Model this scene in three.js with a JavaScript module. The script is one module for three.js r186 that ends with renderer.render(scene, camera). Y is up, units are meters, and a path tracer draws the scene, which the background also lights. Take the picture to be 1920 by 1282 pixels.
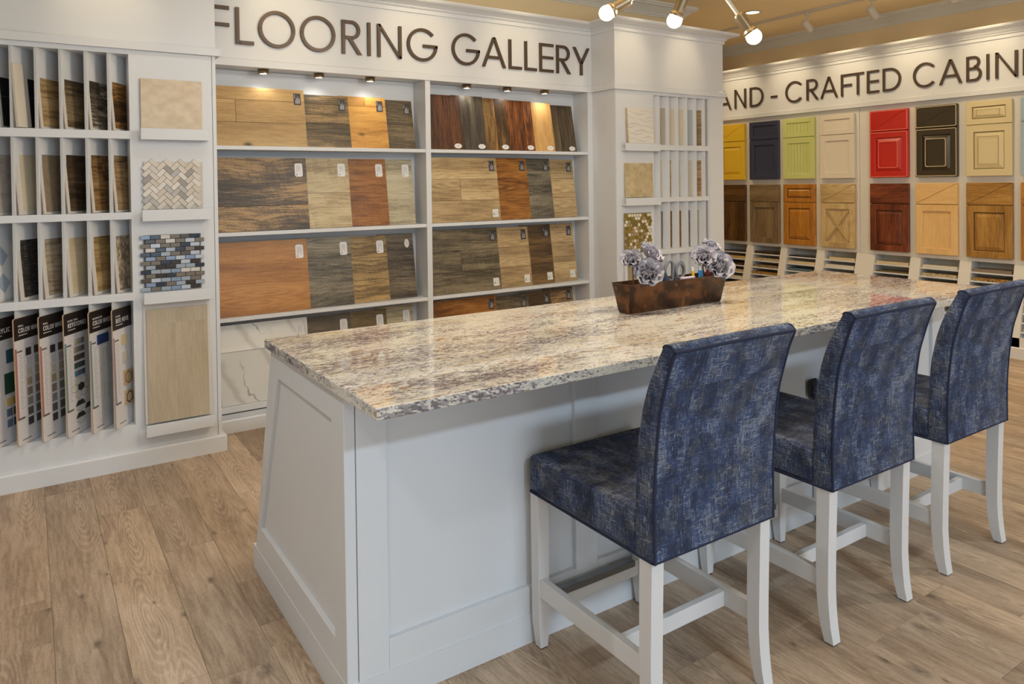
import * as THREE from 'three';
import { RoundedBoxGeometry } from 'three/addons/geometries/RoundedBoxGeometry.js';
import { mergeGeometries, toCreasedNormals } from 'three/addons/utils/BufferGeometryUtils.js';
import { RectAreaLightUniformsLib } from 'three/addons/lights/RectAreaLightUniformsLib.js';

// ------------------------------------------------------------------ camera, lights, exposure
RectAreaLightUniformsLib.init();
const scene = new THREE.Scene();
scene.background = new THREE.Color().setRGB(0.75, 0.85, 1.0);
const F = 1378.04, CY = 365.83, YAW = 0.584221, PITCH = 0.0142267, ROLL = 0.0127138;
const camera = new THREE.PerspectiveCamera(2 * Math.atan(641 / F) * 180 / Math.PI, 1920 / 1282, 0.05, 60);
camera.position.set(0, 1.45, 0);
{
  const fwd = new THREE.Vector3(Math.sin(YAW) * Math.cos(PITCH), -Math.sin(PITCH), -Math.cos(YAW) * Math.cos(PITCH));
  const right = new THREE.Vector3(Math.cos(YAW), 0, Math.sin(YAW)), down = new THREE.Vector3().crossVectors(fwd, right);
  const r = right.clone().multiplyScalar(Math.cos(ROLL)).addScaledVector(down, Math.sin(ROLL));
  const d = down.clone().multiplyScalar(Math.cos(ROLL)).addScaledVector(right, -Math.sin(ROLL));
  camera.quaternion.setFromRotationMatrix(new THREE.Matrix4().makeBasis(r, d.clone().negate(), fwd.clone().negate()));
  camera.setViewOffset(1920, 1282, 0, 641 - CY, 1920, 1282);
}
const renderer = new THREE.WebGLRenderer({ antialias: true });
renderer.toneMapping = THREE.LinearToneMapping;
renderer.toneMappingExposure = 0.86;
renderer.shadowMap.enabled = true;
const K = { window: 2.0, panel: 160, wash: 1.3, puck: 0.2, bulb: 3.1, down: 4.5 };      // strengths of the lamps
const PUCK = new THREE.Color().setRGB(1, 0.97, 0.92), WARM = new THREE.Color().setRGB(1, 0.80, 0.50), NEUTRAL = new THREE.Color().setRGB(1, 0.92, 0.80), DAY = new THREE.Color().setRGB(0.63, 0.81, 1.0), COOL = new THREE.Color().setRGB(0.92, 0.96, 1.0);

// ------------------------------------------------------------------ helpers
let sd = 7;
const srand = (s) => { sd = s | 0; };
const rnd = () => { sd = (sd + 0x6d2b79f5) | 0; let t = Math.imul(sd ^ (sd >>> 15), 1 | sd); t = (t + Math.imul(t ^ (t >>> 7), 61 | t)) ^ t; return ((t ^ (t >>> 14)) >>> 0) / 4294967296; };
const PERM = new Float32Array(65536); srand(99); for (let i = 0; i < 65536; i++) PERM[i] = rnd();
function vn(x, y) {
  const xi = Math.floor(x), yi = Math.floor(y); let fx = x - xi, fy = y - yi; fx = fx * fx * (3 - 2 * fx); fy = fy * fy * (3 - 2 * fy);
  const a = (xi & 255), b = (xi + 1) & 255, c = (yi & 255) << 8, d = ((yi + 1) & 255) << 8;
  const p = PERM[a | c], q = PERM[b | c], r = PERM[a | d], s = PERM[b | d];
  return p + (q - p) * fx + (r - p) * fy + (p - q - r + s) * fx * fy;
}
function fbm(x, y, o = 4) { let s = 0, a = 0.5, n = 0; for (let i = 0; i < o; i++) { s += a * vn(x + i * 17.3, y + i * 9.7); n += a; a *= 0.5; x *= 2.03; y *= 2.03; } return s / n; }
const clamp = (t, a = 0, b = 1) => Math.min(b, Math.max(a, t)), sstep = (a, b, t) => { t = clamp((t - a) / (b - a)); return t * t * (3 - 2 * t); };
const mix = (a, b, t) => [a[0] + (b[0] - a[0]) * t, a[1] + (b[1] - a[1]) * t, a[2] + (b[2] - a[2]) * t];
const ALB = 1.22;                                                     // photo tone to base colour, one factor for everything
const alb = (c) => new THREE.Color(c[0] / 255, c[1] / 255, c[2] / 255).convertSRGBToLinear().multiplyScalar(ALB);
const toByte = (c) => { const l = new THREE.Color(c[0] / 255, c[1] / 255, c[2] / 255).convertSRGBToLinear().multiplyScalar(ALB).convertLinearToSRGB(); return [Math.min(255, l.r * 255), Math.min(255, l.g * 255), Math.min(255, l.b * 255)]; };
function dtex(w, h, size, fn, color = true) {
  const d = new Uint8Array(w * h * 4);
  for (let j = 0, k = 0; j < h; j++) for (let i = 0; i < w; i++, k += 4) { const c = fn(i / w, j / h, i, j); d[k] = c[0]; d[k + 1] = c[1]; d[k + 2] = c[2]; d[k + 3] = 255; }
  const t = new THREE.DataTexture(d, w, h); t.wrapS = t.wrapT = THREE.RepeatWrapping; t.magFilter = THREE.LinearFilter; t.minFilter = THREE.LinearMipmapLinearFilter; t.generateMipmaps = true;
  if (color) t.colorSpace = THREE.SRGBColorSpace;
  t.repeat.set(1 / size[0], 1 / size[1]); t.needsUpdate = true;
  return t;
}
const M = (c, rough = 0.5, extra = {}) => new THREE.MeshStandardMaterial({ color: alb(c), roughness: rough, ...extra });
const MT = (map, rough = 0.5, extra = {}) => new THREE.MeshStandardMaterial({ map, roughness: rough, ...extra });

// uv in metres, chosen by the face's direction
function boxUV(g, ox = 0, oy = 0, swap = false) {
  if (g.index) g = g.toNonIndexed();
  const p = g.attributes.position, uv = new Float32Array(p.count * 2), a = new THREE.Vector3(), b = new THREE.Vector3(), c = new THREE.Vector3();
  for (let i = 0; i < p.count; i += 3) {
    a.fromBufferAttribute(p, i); b.fromBufferAttribute(p, i + 1); c.fromBufferAttribute(p, i + 2);
    const n = b.clone().sub(a).cross(c.clone().sub(a)); const x = Math.abs(n.x), y = Math.abs(n.y), z = Math.abs(n.z);
    [a, b, c].forEach((v, k) => {
      let s, t; if (z >= x && z >= y) { s = v.x; t = v.y; } else if (y >= x) { s = v.x; t = v.z; } else { s = v.z; t = v.y; }
      if (swap) [s, t] = [t, s];
      uv[(i + k) * 2] = s + ox; uv[(i + k) * 2 + 1] = t + oy;
    });
  }
  g.setAttribute('uv', new THREE.BufferAttribute(uv, 2));
  return g;
}
const box = (x0, x1, y0, y1, z0, z1) => { const g = new THREE.BoxGeometry(x1 - x0, y1 - y0, z1 - z0); g.translate((x0 + x1) / 2, (y0 + y1) / 2, (z0 + z1) / 2); return boxUV(g); };
const rbox = (x0, x1, y0, y1, z0, z1, r = 0.003, seg = 1) => { const g = new RoundedBoxGeometry(x1 - x0, y1 - y0, z1 - z0, seg, r); g.translate((x0 + x1) / 2, (y0 + y1) / 2, (z0 + z1) / 2); return boxUV(g); };
const merge = (l) => l.length === 1 ? l[0] : mergeGeometries(l.map((g) => { const q = g.index ? g.toNonIndexed() : g; for (const k of Object.keys(q.attributes)) if (!['position', 'normal', 'uv'].includes(k)) q.deleteAttribute(k); return q; }));
function cyl(p, q, r0, r1 = r0, seg = 20) {
  const a = new THREE.Vector3(...p), b = new THREE.Vector3(...q), d = b.clone().sub(a), g = new THREE.CylinderGeometry(r1, r0, d.length(), seg);
  g.applyQuaternion(new THREE.Quaternion().setFromUnitVectors(new THREE.Vector3(0, 1, 0), d.clone().normalize())); g.translate(...a.add(b).multiplyScalar(0.5).toArray()); return g.toNonIndexed();
}
const tube = (pts, r, seg = 24, rs = 6, closed = false) => new THREE.TubeGeometry(new THREE.CatmullRomCurve3(pts.map((p) => new THREE.Vector3(...p)), closed, 'catmullrom', 0.3), seg, r, rs, closed).toNonIndexed();
const used = new Map();
function numbered(n) { const k = used.get(n) || 0; used.set(n, k + 1); return k ? n + '_' + String(k).padStart(3, '0') : n; }
function mesh(name, geo, mat, parent, pos) {
  const m = new THREE.Mesh(Array.isArray(geo) ? merge(geo) : geo, mat); m.castShadow = m.receiveShadow = true; m.name = parent ? name : numbered(name); (parent || scene).add(m); if (pos) m.position.set(...pos); return m;
}
function thing(name, label, category, pos = [0, 0, 0], group) { const g = new THREE.Group(); g.name = numbered(name); g.position.set(...pos); g.userData = { label, category }; if (group) g.userData.group = group; scene.add(g); return g; }
function tag(o, label, category, group) { Object.assign(o.userData, { label, category }); if (group) o.userData.group = group; return o; }
function struct(name, geo, mat, label) { const m = mesh(name, geo, mat); m.userData = { kind: 'structure', label, category: 'structure' }; return m; }
function structGroup(name, label) { const g = new THREE.Group(); g.name = numbered(name); g.userData = { kind: 'structure', label, category: 'structure' }; scene.add(g); return g; }
// a moulding profile [out, y] swept along a plan path [x, z], mitred; out is to the left-hand normal (-dz, dx)
function sweep(path, prof) {
  const n = path.length, seg = []; for (let i = 0; i < n - 1; i++) { const dx = path[i + 1][0] - path[i][0], dz = path[i + 1][1] - path[i][1], l = Math.hypot(dx, dz); seg.push([-dz / l, dx / l]); }
  const mit = path.map((_, i) => { const a = seg[Math.max(0, i - 1)], b = seg[Math.min(n - 2, i)], s = 1 + a[0] * b[0] + a[1] * b[1]; return [(a[0] + b[0]) / s, (a[1] + b[1]) / s]; });
  const P = (i, j) => [path[i][0] + mit[i][0] * prof[j][0], prof[j][1], path[i][1] + mit[i][1] * prof[j][0]], v = [], m = prof.length;
  for (let i = 0; i < n - 1; i++) for (let j = 0; j < m; j++) { const k = (j + 1) % m; v.push(...P(i, j), ...P(i, k), ...P(i + 1, j), ...P(i, k), ...P(i + 1, k), ...P(i + 1, j)); }
  const tri = THREE.ShapeUtils.triangulateShape(prof.map((p) => new THREE.Vector2(...p)), []);
  for (const [i, flip] of [[0, 0], [n - 1, 1]]) for (const t of tri) for (const j of flip ? t : [t[2], t[1], t[0]]) v.push(...P(i, j));
  const g = new THREE.BufferGeometry(); g.setAttribute('position', new THREE.Float32BufferAttribute(v, 3)); g.computeVertexNormals(); return boxUV(g);
}
const poly = (pts, holes = []) => { const s = new THREE.Shape(pts.map((p) => new THREE.Vector2(...p))); for (const h of holes) s.holes.push(new THREE.Path(h.map((p) => new THREE.Vector2(...p)))); return s; };
const rectPts = (x0, x1, y0, y1) => [[x0, y0], [x1, y0], [x1, y1], [x0, y1]];
function extr(shape, d, bevel = 0, bseg = 1) { const g = new THREE.ExtrudeGeometry(shape, { depth: d - (bevel ? bevel : 0), bevelEnabled: bevel > 0, bevelSize: bevel, bevelOffset: -bevel, bevelThickness: bevel, bevelSegments: bseg, curveSegments: 20 }); return g; }
function rrect(w, h, r) { const s = new THREE.Shape(), x = -w / 2, y = -h / 2; s.moveTo(x + r, y); s.lineTo(x + w - r, y); s.absarc(x + w - r, y + r, r, -Math.PI / 2, 0); s.lineTo(x + w, y + h - r); s.absarc(x + w - r, y + h - r, r, 0, Math.PI / 2); s.lineTo(x + r, y + h); s.absarc(x + r, y + h - r, r, Math.PI / 2, Math.PI); s.lineTo(x, y + r); s.absarc(x + r, y + r, r, Math.PI, Math.PI * 1.5); return s; }
const ORD = ['first', 'second', 'third', 'fourth', 'fifth', 'sixth', 'seventh', 'eighth', 'ninth'];

// ------------------------------------------------------------------ materials
const paint = M([203, 204, 205], 0.42), paintB = M([204, 200, 192], 0.45), wallPaint = M([212, 192, 154], 0.7), ceilPaint = M([226, 206, 164], 0.85);
const bronze = M([78, 63, 52], 0.35, { metalness: 0.25 }), nickel = M([146, 128, 100], 0.28, { metalness: 0.9 }), trackWhite = M([190, 182, 168], 0.5), dark = M([30, 29, 30], 0.6), chrome = M([120, 122, 124], 0.3, { metalness: 0.8 });
const glow = (c, k) => new THREE.MeshStandardMaterial({ color: 0x222222, emissive: c, emissiveIntensity: k });

// wood: grain runs along u; three tones from dark to light
function woodTex(seed, cd, cm, cl, o = {}) {
  const { streak = 9, contrast = 1, knots = 0, cath = 0.5, saw = 0, kdark = 0.9, nc = 2, cf = 420, size = [0.72, 0.6], w = 432, h = 360 } = o, A = toByte(cd), B = toByte(cm), C = toByte(cl); srand(seed);
  const ox = rnd() * 200, oy = rnd() * 200, kn = Array.from({ length: knots }, () => [rnd(), rnd(), 0.008 + rnd() * 0.02]), cen = Array.from({ length: nc }, (_, i) => [rnd(), nc > 4 ? (Math.floor(i / 3) + 0.3 + 0.4 * rnd()) / 4 : rnd()]);
  return dtex(w, h, size, (u, v) => {
    const U = u * size[0] / 0.6, V = v * size[1] / 0.6;
    let y = V + 0.05 * (fbm(U * 2.2 + ox, V * 3 + oy, 2) - 0.5), kd = 0;
    for (const [kx, ky, kr] of kn) { const dx = (u - kx) * size[0] * 0.55, dy = (v - ky) * size[1], d = Math.hypot(dx, dy); y += (v > ky ? 1 : -1) * 0.02 * Math.exp(-d * d / (kr * kr * 6)); kd = Math.max(kd, Math.exp(-d * d / (kr * kr * 0.5)) * (0.4 + 1.1 * fbm(u * 160 + kx * 50, v * 90, 2))); }
    const big = fbm(U * 1.3 + ox, y * streak + oy, 3), fine = fbm(U * 7 + ox, y * 85 + oy, 2), pore = vn(U * 60 + ox, y * 240 + oy);
    let ring = 9, ry = 1; for (const [cx, cy] of cen) { const e = Math.hypot((u - cx) * size[0] * 0.13, (y - cy * size[1] / 0.6) * 0.6); if (e < ring) ring = e; }
    const cat = Math.pow(0.5 + 0.5 * Math.sin(ring * cf + 7 * big + 2 * fine), 2) * sstep(0.09, 0.02, ring) * 1.6 + 0.3;
    let t = 0.5 + contrast * (1.15 * (big - 0.5) + 0.8 * (fine - 0.5) + 0.34 * (pore - 0.5) + 0.2 * cath * (cat - 0.5));
    if (saw) t += saw * (vn(U * 60 + V * 14 + ox, V * 10 + oy) - 0.5) * sstep(0.45, 0.7, fbm(U * 2 + oy, V * 2 + ox, 2));
    t = clamp(t); const c = t < 0.5 ? mix(A, B, t * 2) : mix(B, C, t * 2 - 1);
    return kd > 0.05 ? mix(c, [A[0] * 0.45, A[1] * 0.45, A[2] * 0.45], clamp(kd * kdark)) : c;
  });
}
const granTex = (() => {
  const grey = toByte([176, 169, 162]), cream = toByte([208, 202, 187]), tan = toByte([200, 188, 165]), white = toByte([214, 206, 192]), dk = toByte([112, 106, 110]), dk2 = toByte([80, 74, 80]), rust = toByte([150, 116, 80]);
  return dtex(2048, 1024, [3.3, 1.1], (u, v) => {
    let x = u * 3.3, y = v * 1.1; y += 0.06 * x + 0.10 * (fbm(x * 1.6, y * 2.5, 3) - 0.5);
    const a = fbm(x * 2.4 + 3, y * 9, 4), b = fbm(x * 5 + 40, y * 16 + 9, 4); let c = mix(tan, cream, sstep(0.32, 0.56, a)); c = mix(c, white, sstep(0.5, 0.68, b) * 0.75);
    const w = fbm(x * 48 + 11, y * 150, 4), m = fbm(x * 1.9 + 70, y * 7.5 + 31, 3), w2 = fbm(x * 110 + 90, y * 260 + 5, 3), gr = fbm(x * 14 + 30, y * 52 + 60, 4);
    c = mix(c, grey, sstep(0.5, 0.68, gr + 0.55 * (m - 0.5)) * 0.5);
    c = mix(c, dk, sstep(0.62, 0.72, w + 0.55 * (m - 0.5)) * 0.62);
    c = mix(c, dk2, sstep(0.66, 0.74, w2 + 0.4 * (m - 0.5) + 0.2 * (gr - 0.5)) * 0.75);
    c = mix(c, rust, sstep(0.71, 0.79, fbm(x * 16 + 200, y * 48 + 77, 4)) * 0.65);
    const sp = 1 + 0.16 * (vn(x * 330, y * 330) - 0.5); return [Math.min(255, c[0] * sp), Math.min(255, c[1] * sp), Math.min(255, c[2] * sp)];
  });
})();
const granite = new THREE.MeshPhysicalMaterial({ map: granTex, color: new THREE.Color(0.92, 0.92, 0.94), roughness: 0.035, ior: 1.68 });
const fabricTex = (() => {
  const deep = [35, 42, 63], mid = [46, 59, 90], lite = [158, 158, 156], T = toByte([72, 70, 70]), D = toByte(deep), N = toByte(mid), L = toByte(lite);
  return dtex(1024, 1024, [0.5, 0.5], (u, v) => {
    const x = u * 340, y = v * 340, W = (a, b) => vn(a, b);
    const patch = fbm(u * 11, v * 8, 4), p2 = fbm(u * 26 + 50, v * 20 + 20, 3);
    const hz = 0.6 * W(x * 0.09 + 31, y * 1.0) + 0.4 * W(x * 0.25 + 8, y * 1.9), vt = 0.6 * W(x * 1.0, y * 0.09 + 77) + 0.4 * W(x * 1.9, y * 0.25 + 5);
    let c = mix(D, N, sstep(0.3, 0.65, 0.5 * patch + 0.5 * p2));
    c = mix(c, T, sstep(0.5, 0.72, fbm(u * 14 + 90, v * 17 + 33, 3)) * 0.45);
    const weave = 0.5 + 0.5 * Math.sin(x * 6.283 / 2) * Math.sin(y * 6.283 / 2);
    const l = sstep(0.54, 0.9, Math.max(hz, vt) + 0.5 * (patch - 0.5)) * (0.42 + 0.45 * weave);
    c = mix(c, L, clamp(l)); const k = 0.86 + 0.28 * W(x * 2, y * 2); return [c[0] * k, c[1] * k, c[2] * k];
  });
})();
const fabric = new THREE.MeshPhysicalMaterial({ map: fabricTex, roughness: 0.95, sheen: 0.25, sheenRoughness: 0.6, sheenColor: new THREE.Color(0x8090b0) });
const marbleTex = dtex(512, 512, [0.6, 0.6], (u, v) => {
  const w = fbm(u * 4, v * 4, 4) - 0.5, w2 = fbm(u * 9 + 7, v * 9 + 3, 3) - 0.5, d = u * 1.15 + v * 0.9 + 0.5 * w, d2 = u * 2.1 + v * 1.3 + 0.4 * w + 0.3;
  const r = Math.abs(d * 1.6 - Math.floor(d * 1.6) - 0.5), r2 = Math.abs(d2 - Math.floor(d2) - 0.5), br = sstep(0.35, 0.6, fbm(u * 5 + 30, v * 5 + 12, 3));
  return mix(mix([232, 230, 224], [140, 134, 130], sstep(0.035 + 0.05 * w2, 0, r) * 0.7 * br), [196, 191, 184], sstep(0.12, 0, r2) * 0.6);
});
const stoneTex = (seed, a, b, fx = 6, fy = 6, k = 1) => { const A = toByte(a), B = toByte(b); return dtex(256, 256, [0.4, 0.4], (u, v) => mix(A, B, clamp(0.5 + k * (fbm(u * fx + seed * 7.7, v * fy + seed, 5) - 0.5) * 2.2))); };
const speckTex = (seed, list) => { const L = list.map(toByte); return dtex(256, 128, [0.3, 0.15], (u, v) => { const n = fbm(u * 40 + seed * 13, v * 20 + seed, 2), m = vn(u * 90 + seed, v * 45 + 3); return L[Math.min(L.length - 1, Math.floor(clamp((n * 0.7 + m * 0.3 - 0.25) * 2) * L.length))]; }); };

// ------------------------------------------------------------------ the room
const CEIL = 3.035, ZF = 4.6, XL = -2.6, XR = 6.95, ZA = -4.75, ZBACK = -7.2;
{
  const oak = [11, 12, 13].map((s, i) => woodTex(s, [[126, 105, 85], [132, 111, 91], [120, 100, 81]][i], [[163, 140, 116], [167, 145, 122], [156, 133, 110]][i], [[190, 168, 145], [194, 173, 151], [184, 162, 139]][i], { size: [2.4, 0.76], w: 2048, h: 1024, streak: 9, knots: 20, cath: 1.5, contrast: 0.7, kdark: 0.5, nc: 12, cf: 700 }));
  const mats = []; for (const t of oak) for (const k of [0.8, 0.92, 1.0, 1.1]) mats.push(new THREE.MeshStandardMaterial({ map: t, roughness: 0.48, color: new THREE.Color(k, k, k * 0.99) }));
  const floor = structGroup('floor', 'light brown oak plank floor running toward the flooring wall');
  const sub = mesh('subfloor', box(XL - 0.2, XR + 0.2, -0.2, -0.004, ZBACK - 0.2, ZF + 0.2), mats[5], floor);
  srand(4242); const geos = new Map(), P = 0.1905, X0 = 0.0485;
  for (let r = -4; r < 35; r++) {
    let z = 0.6 - rnd() * 1.2; if (r === -1) z = -1.7; if (r === 0) z = -0.2; if (r === 1) z = -0.75;
    let last = -1;
    while (z > -5.6) {
      const L = r === -1 ? 1.31 : r === 0 ? (z > -1 ? 1.3 : 1.31 * 2) * 1 : 1.22 + Math.floor(rnd() * 3) * 0.18, z0 = z - L; let mi; do mi = Math.floor(rnd() * mats.length); while (mi === last); last = mi;
      const key = L.toFixed(2) + '|' + (Math.floor(rnd() * 8));
      if (!geos.has(key)) { const g = new THREE.BoxGeometry(P - 0.0012, 0.012, L - 0.0012); const q = boxUV(g); const uv = q.attributes.uv, off = rnd() * 2.4, lane = Math.floor(rnd() * 4) * 0.19 + 0.095; for (let i = 0; i < uv.count; i++) { const s = uv.getX(i), t = uv.getY(i); uv.setXY(i, t + off, s + lane); } geos.set(key, q); }
      if (z0 < 0.4) mesh('plank', geos.get(key), mats[mi], floor, [X0 + (r + 0.5) * P, -0.006, (z + z0) / 2]);
      z = z0;
    }
  }
}
struct('ceiling', box(XL - 0.2, XR + 0.2, CEIL, CEIL + 0.2, ZBACK - 0.2, ZF + 0.2), ceilPaint, 'tan painted flat ceiling above the showroom');
struct('wall_back', box(XL, 5.02, 0, CEIL, ZA - 0.25, ZA), wallPaint, 'partition wall carrying the flooring displays');
struct('wall_rear', box(XL - 0.2, XR + 0.2, 0, CEIL, ZBACK - 0.2, ZBACK), wallPaint, 'far wall of the passage behind the partition');
struct('wall_right', box(XR, XR + 0.2, 0, CEIL, ZBACK, ZF), wallPaint, 'tan right wall behind the cabinet door display');
struct('wall_left', box(XL - 0.2, XL, 0, CEIL, ZBACK, ZF), paint, 'unseen left wall of the showroom, white to bounce light');  // out of view; white so that it bounces light towards the island end
// unseen front behind the camera: four tall windows placed to give daylight
{
  const xs = [[-2.1, -0.2], [0.2, 2.1], [2.5, 4.4], [4.8, 6.6]], y0 = 0.35, y1 = 2.55, g = [box(XL, XR, 0, y0, ZF, ZF + 0.2), box(XL, XR, y1, CEIL, ZF, ZF + 0.2)];
  let x = XL; for (const [a, b] of xs) { g.push(box(x, a, y0, y1, ZF, ZF + 0.2)); x = b; } g.push(box(x, XR, y0, y1, ZF, ZF + 0.2));
  struct('wall_front', g, paint, 'unseen white front wall with four tall windows placed to light the room');  // out of view as well; white to bounce light into the room
  const glass = new THREE.MeshPhysicalMaterial({ color: 0xffffff, transmission: 1, roughness: 0, thickness: 0, ior: 1.5 });
  xs.forEach(([a, b], i) => {
    const w = structGroup('unseen_window_' + (i + 1), 'unseen tall white framed window behind the camera, placed to give daylight');
    mesh('window_frame', [box(a, a + 0.06, y0, y1, ZF, ZF + 0.1), box(b - 0.06, b, y0, y1, ZF, ZF + 0.1), box(a + 0.06, b - 0.06, y0, y0 + 0.06, ZF, ZF + 0.1), box(a + 0.06, b - 0.06, y1 - 0.06, y1, ZF, ZF + 0.1)], paint, w);
    mesh('pane', box(a + 0.06, b - 0.06, y0 + 0.06, y1 - 0.06, ZF + 0.06, ZF + 0.064), glass, w);
    const L = new THREE.RectAreaLight(DAY, K.window, b - a - 0.12, y1 - y0 - 0.12); L.position.set((a + b) / 2, (y0 + y1) / 2, ZF - 0.01); L.lookAt((a + b) / 2, (y0 + y1) / 2, 0); scene.add(L);
  });
}
// soffits above the displays
const ZL = -4.28, ZH = -4.56, XC0 = 3.79, XC1 = 5.02, XU = 0.883, XH = 6.76;
struct('wall_soffit', box(XL, XU, 2.2, 2.71, ZA, ZL), paint, 'white soffit above the tile rack on the left');
struct('wall_soffit', box(XU, XC0, 2.18, 2.71, ZA, ZH), paint, 'white header board that carries the words FLOORING GALLERY');
struct('wall_soffit', box(XC0, XC1, 2.2, 2.71, ZA, ZL), paint, 'white soffit above the tile cabinet at the partition end');
struct('wall_soffit', box(XH, XR, 2.157, 2.71, -6.6, 0.5), paint, 'white header board that carries the words HAND - CRAFTED CABINETRY');
const crown = (y) => [[0, y], [0.012, y], [0.012, y + 0.026], [0.022, y + 0.03], [0.028, y + 0.037], [0.025, y + 0.043], [0.034, y + 0.046], [0.05, (y + 0.046) * 0.5 + 1.345], [0.074, (y + 0.046) * 0.2 + 2.1536], [0.096, 2.694], [0.096, 2.698], [0.102, 2.7], [0.102, 2.715], [0, 2.715]];
const ledge = [[0, 2.176], [0.022, 2.176], [0.022, 2.216], [0.016, 2.222], [0, 2.222]], shift = (p, d) => p.map(([a, b]) => [a, b + d]);
const pathA = [[XL, ZL], [XU, ZL], [XU, ZH], [XC0, ZH], [XC0, ZL], [XC1, ZL], [XC1, ZA - 0.25]];
struct('trim_1', sweep(pathA, crown(2.63)), paint, 'stepped white crown moulding along the flooring soffits');
struct('trim_2', sweep(pathA, ledge), paint, 'flat white ledge moulding under the flooring header');
struct('trim_3', sweep([[XH, -6.6], [XH, 0.5]], crown(2.608)), paint, 'stepped white crown moulding above the cabinetry header');
struct('trim_4', sweep([[XH, -6.6], [XH, 0.5]], shift(ledge, -0.018)), paint, 'flat white ledge moulding under the cabinetry header');
const cornice = [[0, 2.925], [0.01, 2.925], [0.01, 2.938], [0.018, 2.942], [0.022, 2.952], [0.048, 2.975], [0.078, 2.998], [0.094, 3.002], [0.094, 3.012], [0.106, 3.016], [0.106, CEIL], [0, CEIL]];
struct('trim_5', sweep([[XL, ZA], [XC1, ZA], [XC1, ZA - 0.25]], cornice), paintB, 'ceiling cornice along the partition wall');
struct('trim_6', sweep([[XR, ZBACK], [XR, ZF]], cornice), paintB, 'ceiling cornice along the right wall');

// ------------------------------------------------------------------ the island
{
  const isl = thing('kitchen_island', 'white panelled island base with flared rear side under the granite top', 'island', [0, 0, 0]);
  const prism = (x0, x1, prof) => { const g = extr(poly(prof.map(([z, y]) => [-z, y])), x1 - x0); g.rotateY(Math.PI / 2); g.translate(x0, 0, 0); return boxUV(g); };
  const zf = -1.905, XI0 = 0.736, XI1 = 3.866;
  mesh('body', prism(XI0, XI1, [[-1.922, 0], [-1.922, 0.888], [-2.6, 0.888], [-2.87, 0]]), paint, isl);
  for (const x of [0.706, XI1]) {
    const s = poly([[1.905, 0.0], [1.905, 0.888], [2.605, 0.888], [2.885, 0]].map(([z, y]) => [z, y]), [[[1.998, 0.183], [2.784, 0.187], [2.532, 0.799], [2.003, 0.797]]]);
    const g = extr(s, 0.03, 0.002); g.rotateY(Math.PI / 2); g.translate(x, 0, 0); mesh('end_frame', boxUV(g), paint, isl);
    mesh('end_panel', prism(x + 0.012, x + 0.026, [[-1.99, 0.175], [-1.99, 0.805], [-2.54, 0.805], [-2.79, 0.175]]), paint, isl);
  }
  const n = 4, st = 0.09, pw = (XI1 - XI0 - 0.004 - st * (n + 1)) / n;
  let x = XI0 + 0.002; for (let i = 0; i <= n; i++) { mesh('stile', rbox(x, x + st, 0.09, 0.888, -1.922, zf, 0.0015), paint, isl); if (i < n) { mesh('rail', rbox(x + st, x + st + pw, 0.09, 0.178, -1.922, zf, 0.0015), paint, isl); mesh('rail', rbox(x + st, x + st + pw, 0.82, 0.888, -1.922, zf, 0.0015), paint, isl); } x += st + pw; }
  const bb = [[-0.004, 0], [0.012, 0], [0.012, 0.086], [0.009, 0.091], [-0.004, 0.091]];
  mesh('baseboard', sweep([[0.706, -2.5], [0.706, -1.905], [3.896, -1.905], [3.896, -2.885], [0.706, -2.885], [0.706, -2.5]].reverse(), bb), paint, isl);
  const top = mesh('countertop', rbox(0.687, 3.925, 0.889, 0.92, -2.626, -1.637, 0.004, 2), granite); tag(top, 'cream and grey speckled polished granite countertop on the island', 'countertop');
  const o = thing('power_outlet', 'black outlet box on the island panel behind the middle stool', 'outlet', [2.78, 0.57, zf + 0.001]);
  mesh('plate', boxUV(extr(rrect(0.05, 0.075, 0.006), 0.008, 0.002)), dark, o);
  for (const s of [-1, 1]) mesh('socket', boxUV(extr(rrect(0.028, 0.024, 0.008), 0.012, 0.002)).translate(0, s * 0.018, 0), dark, o);
}

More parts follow.
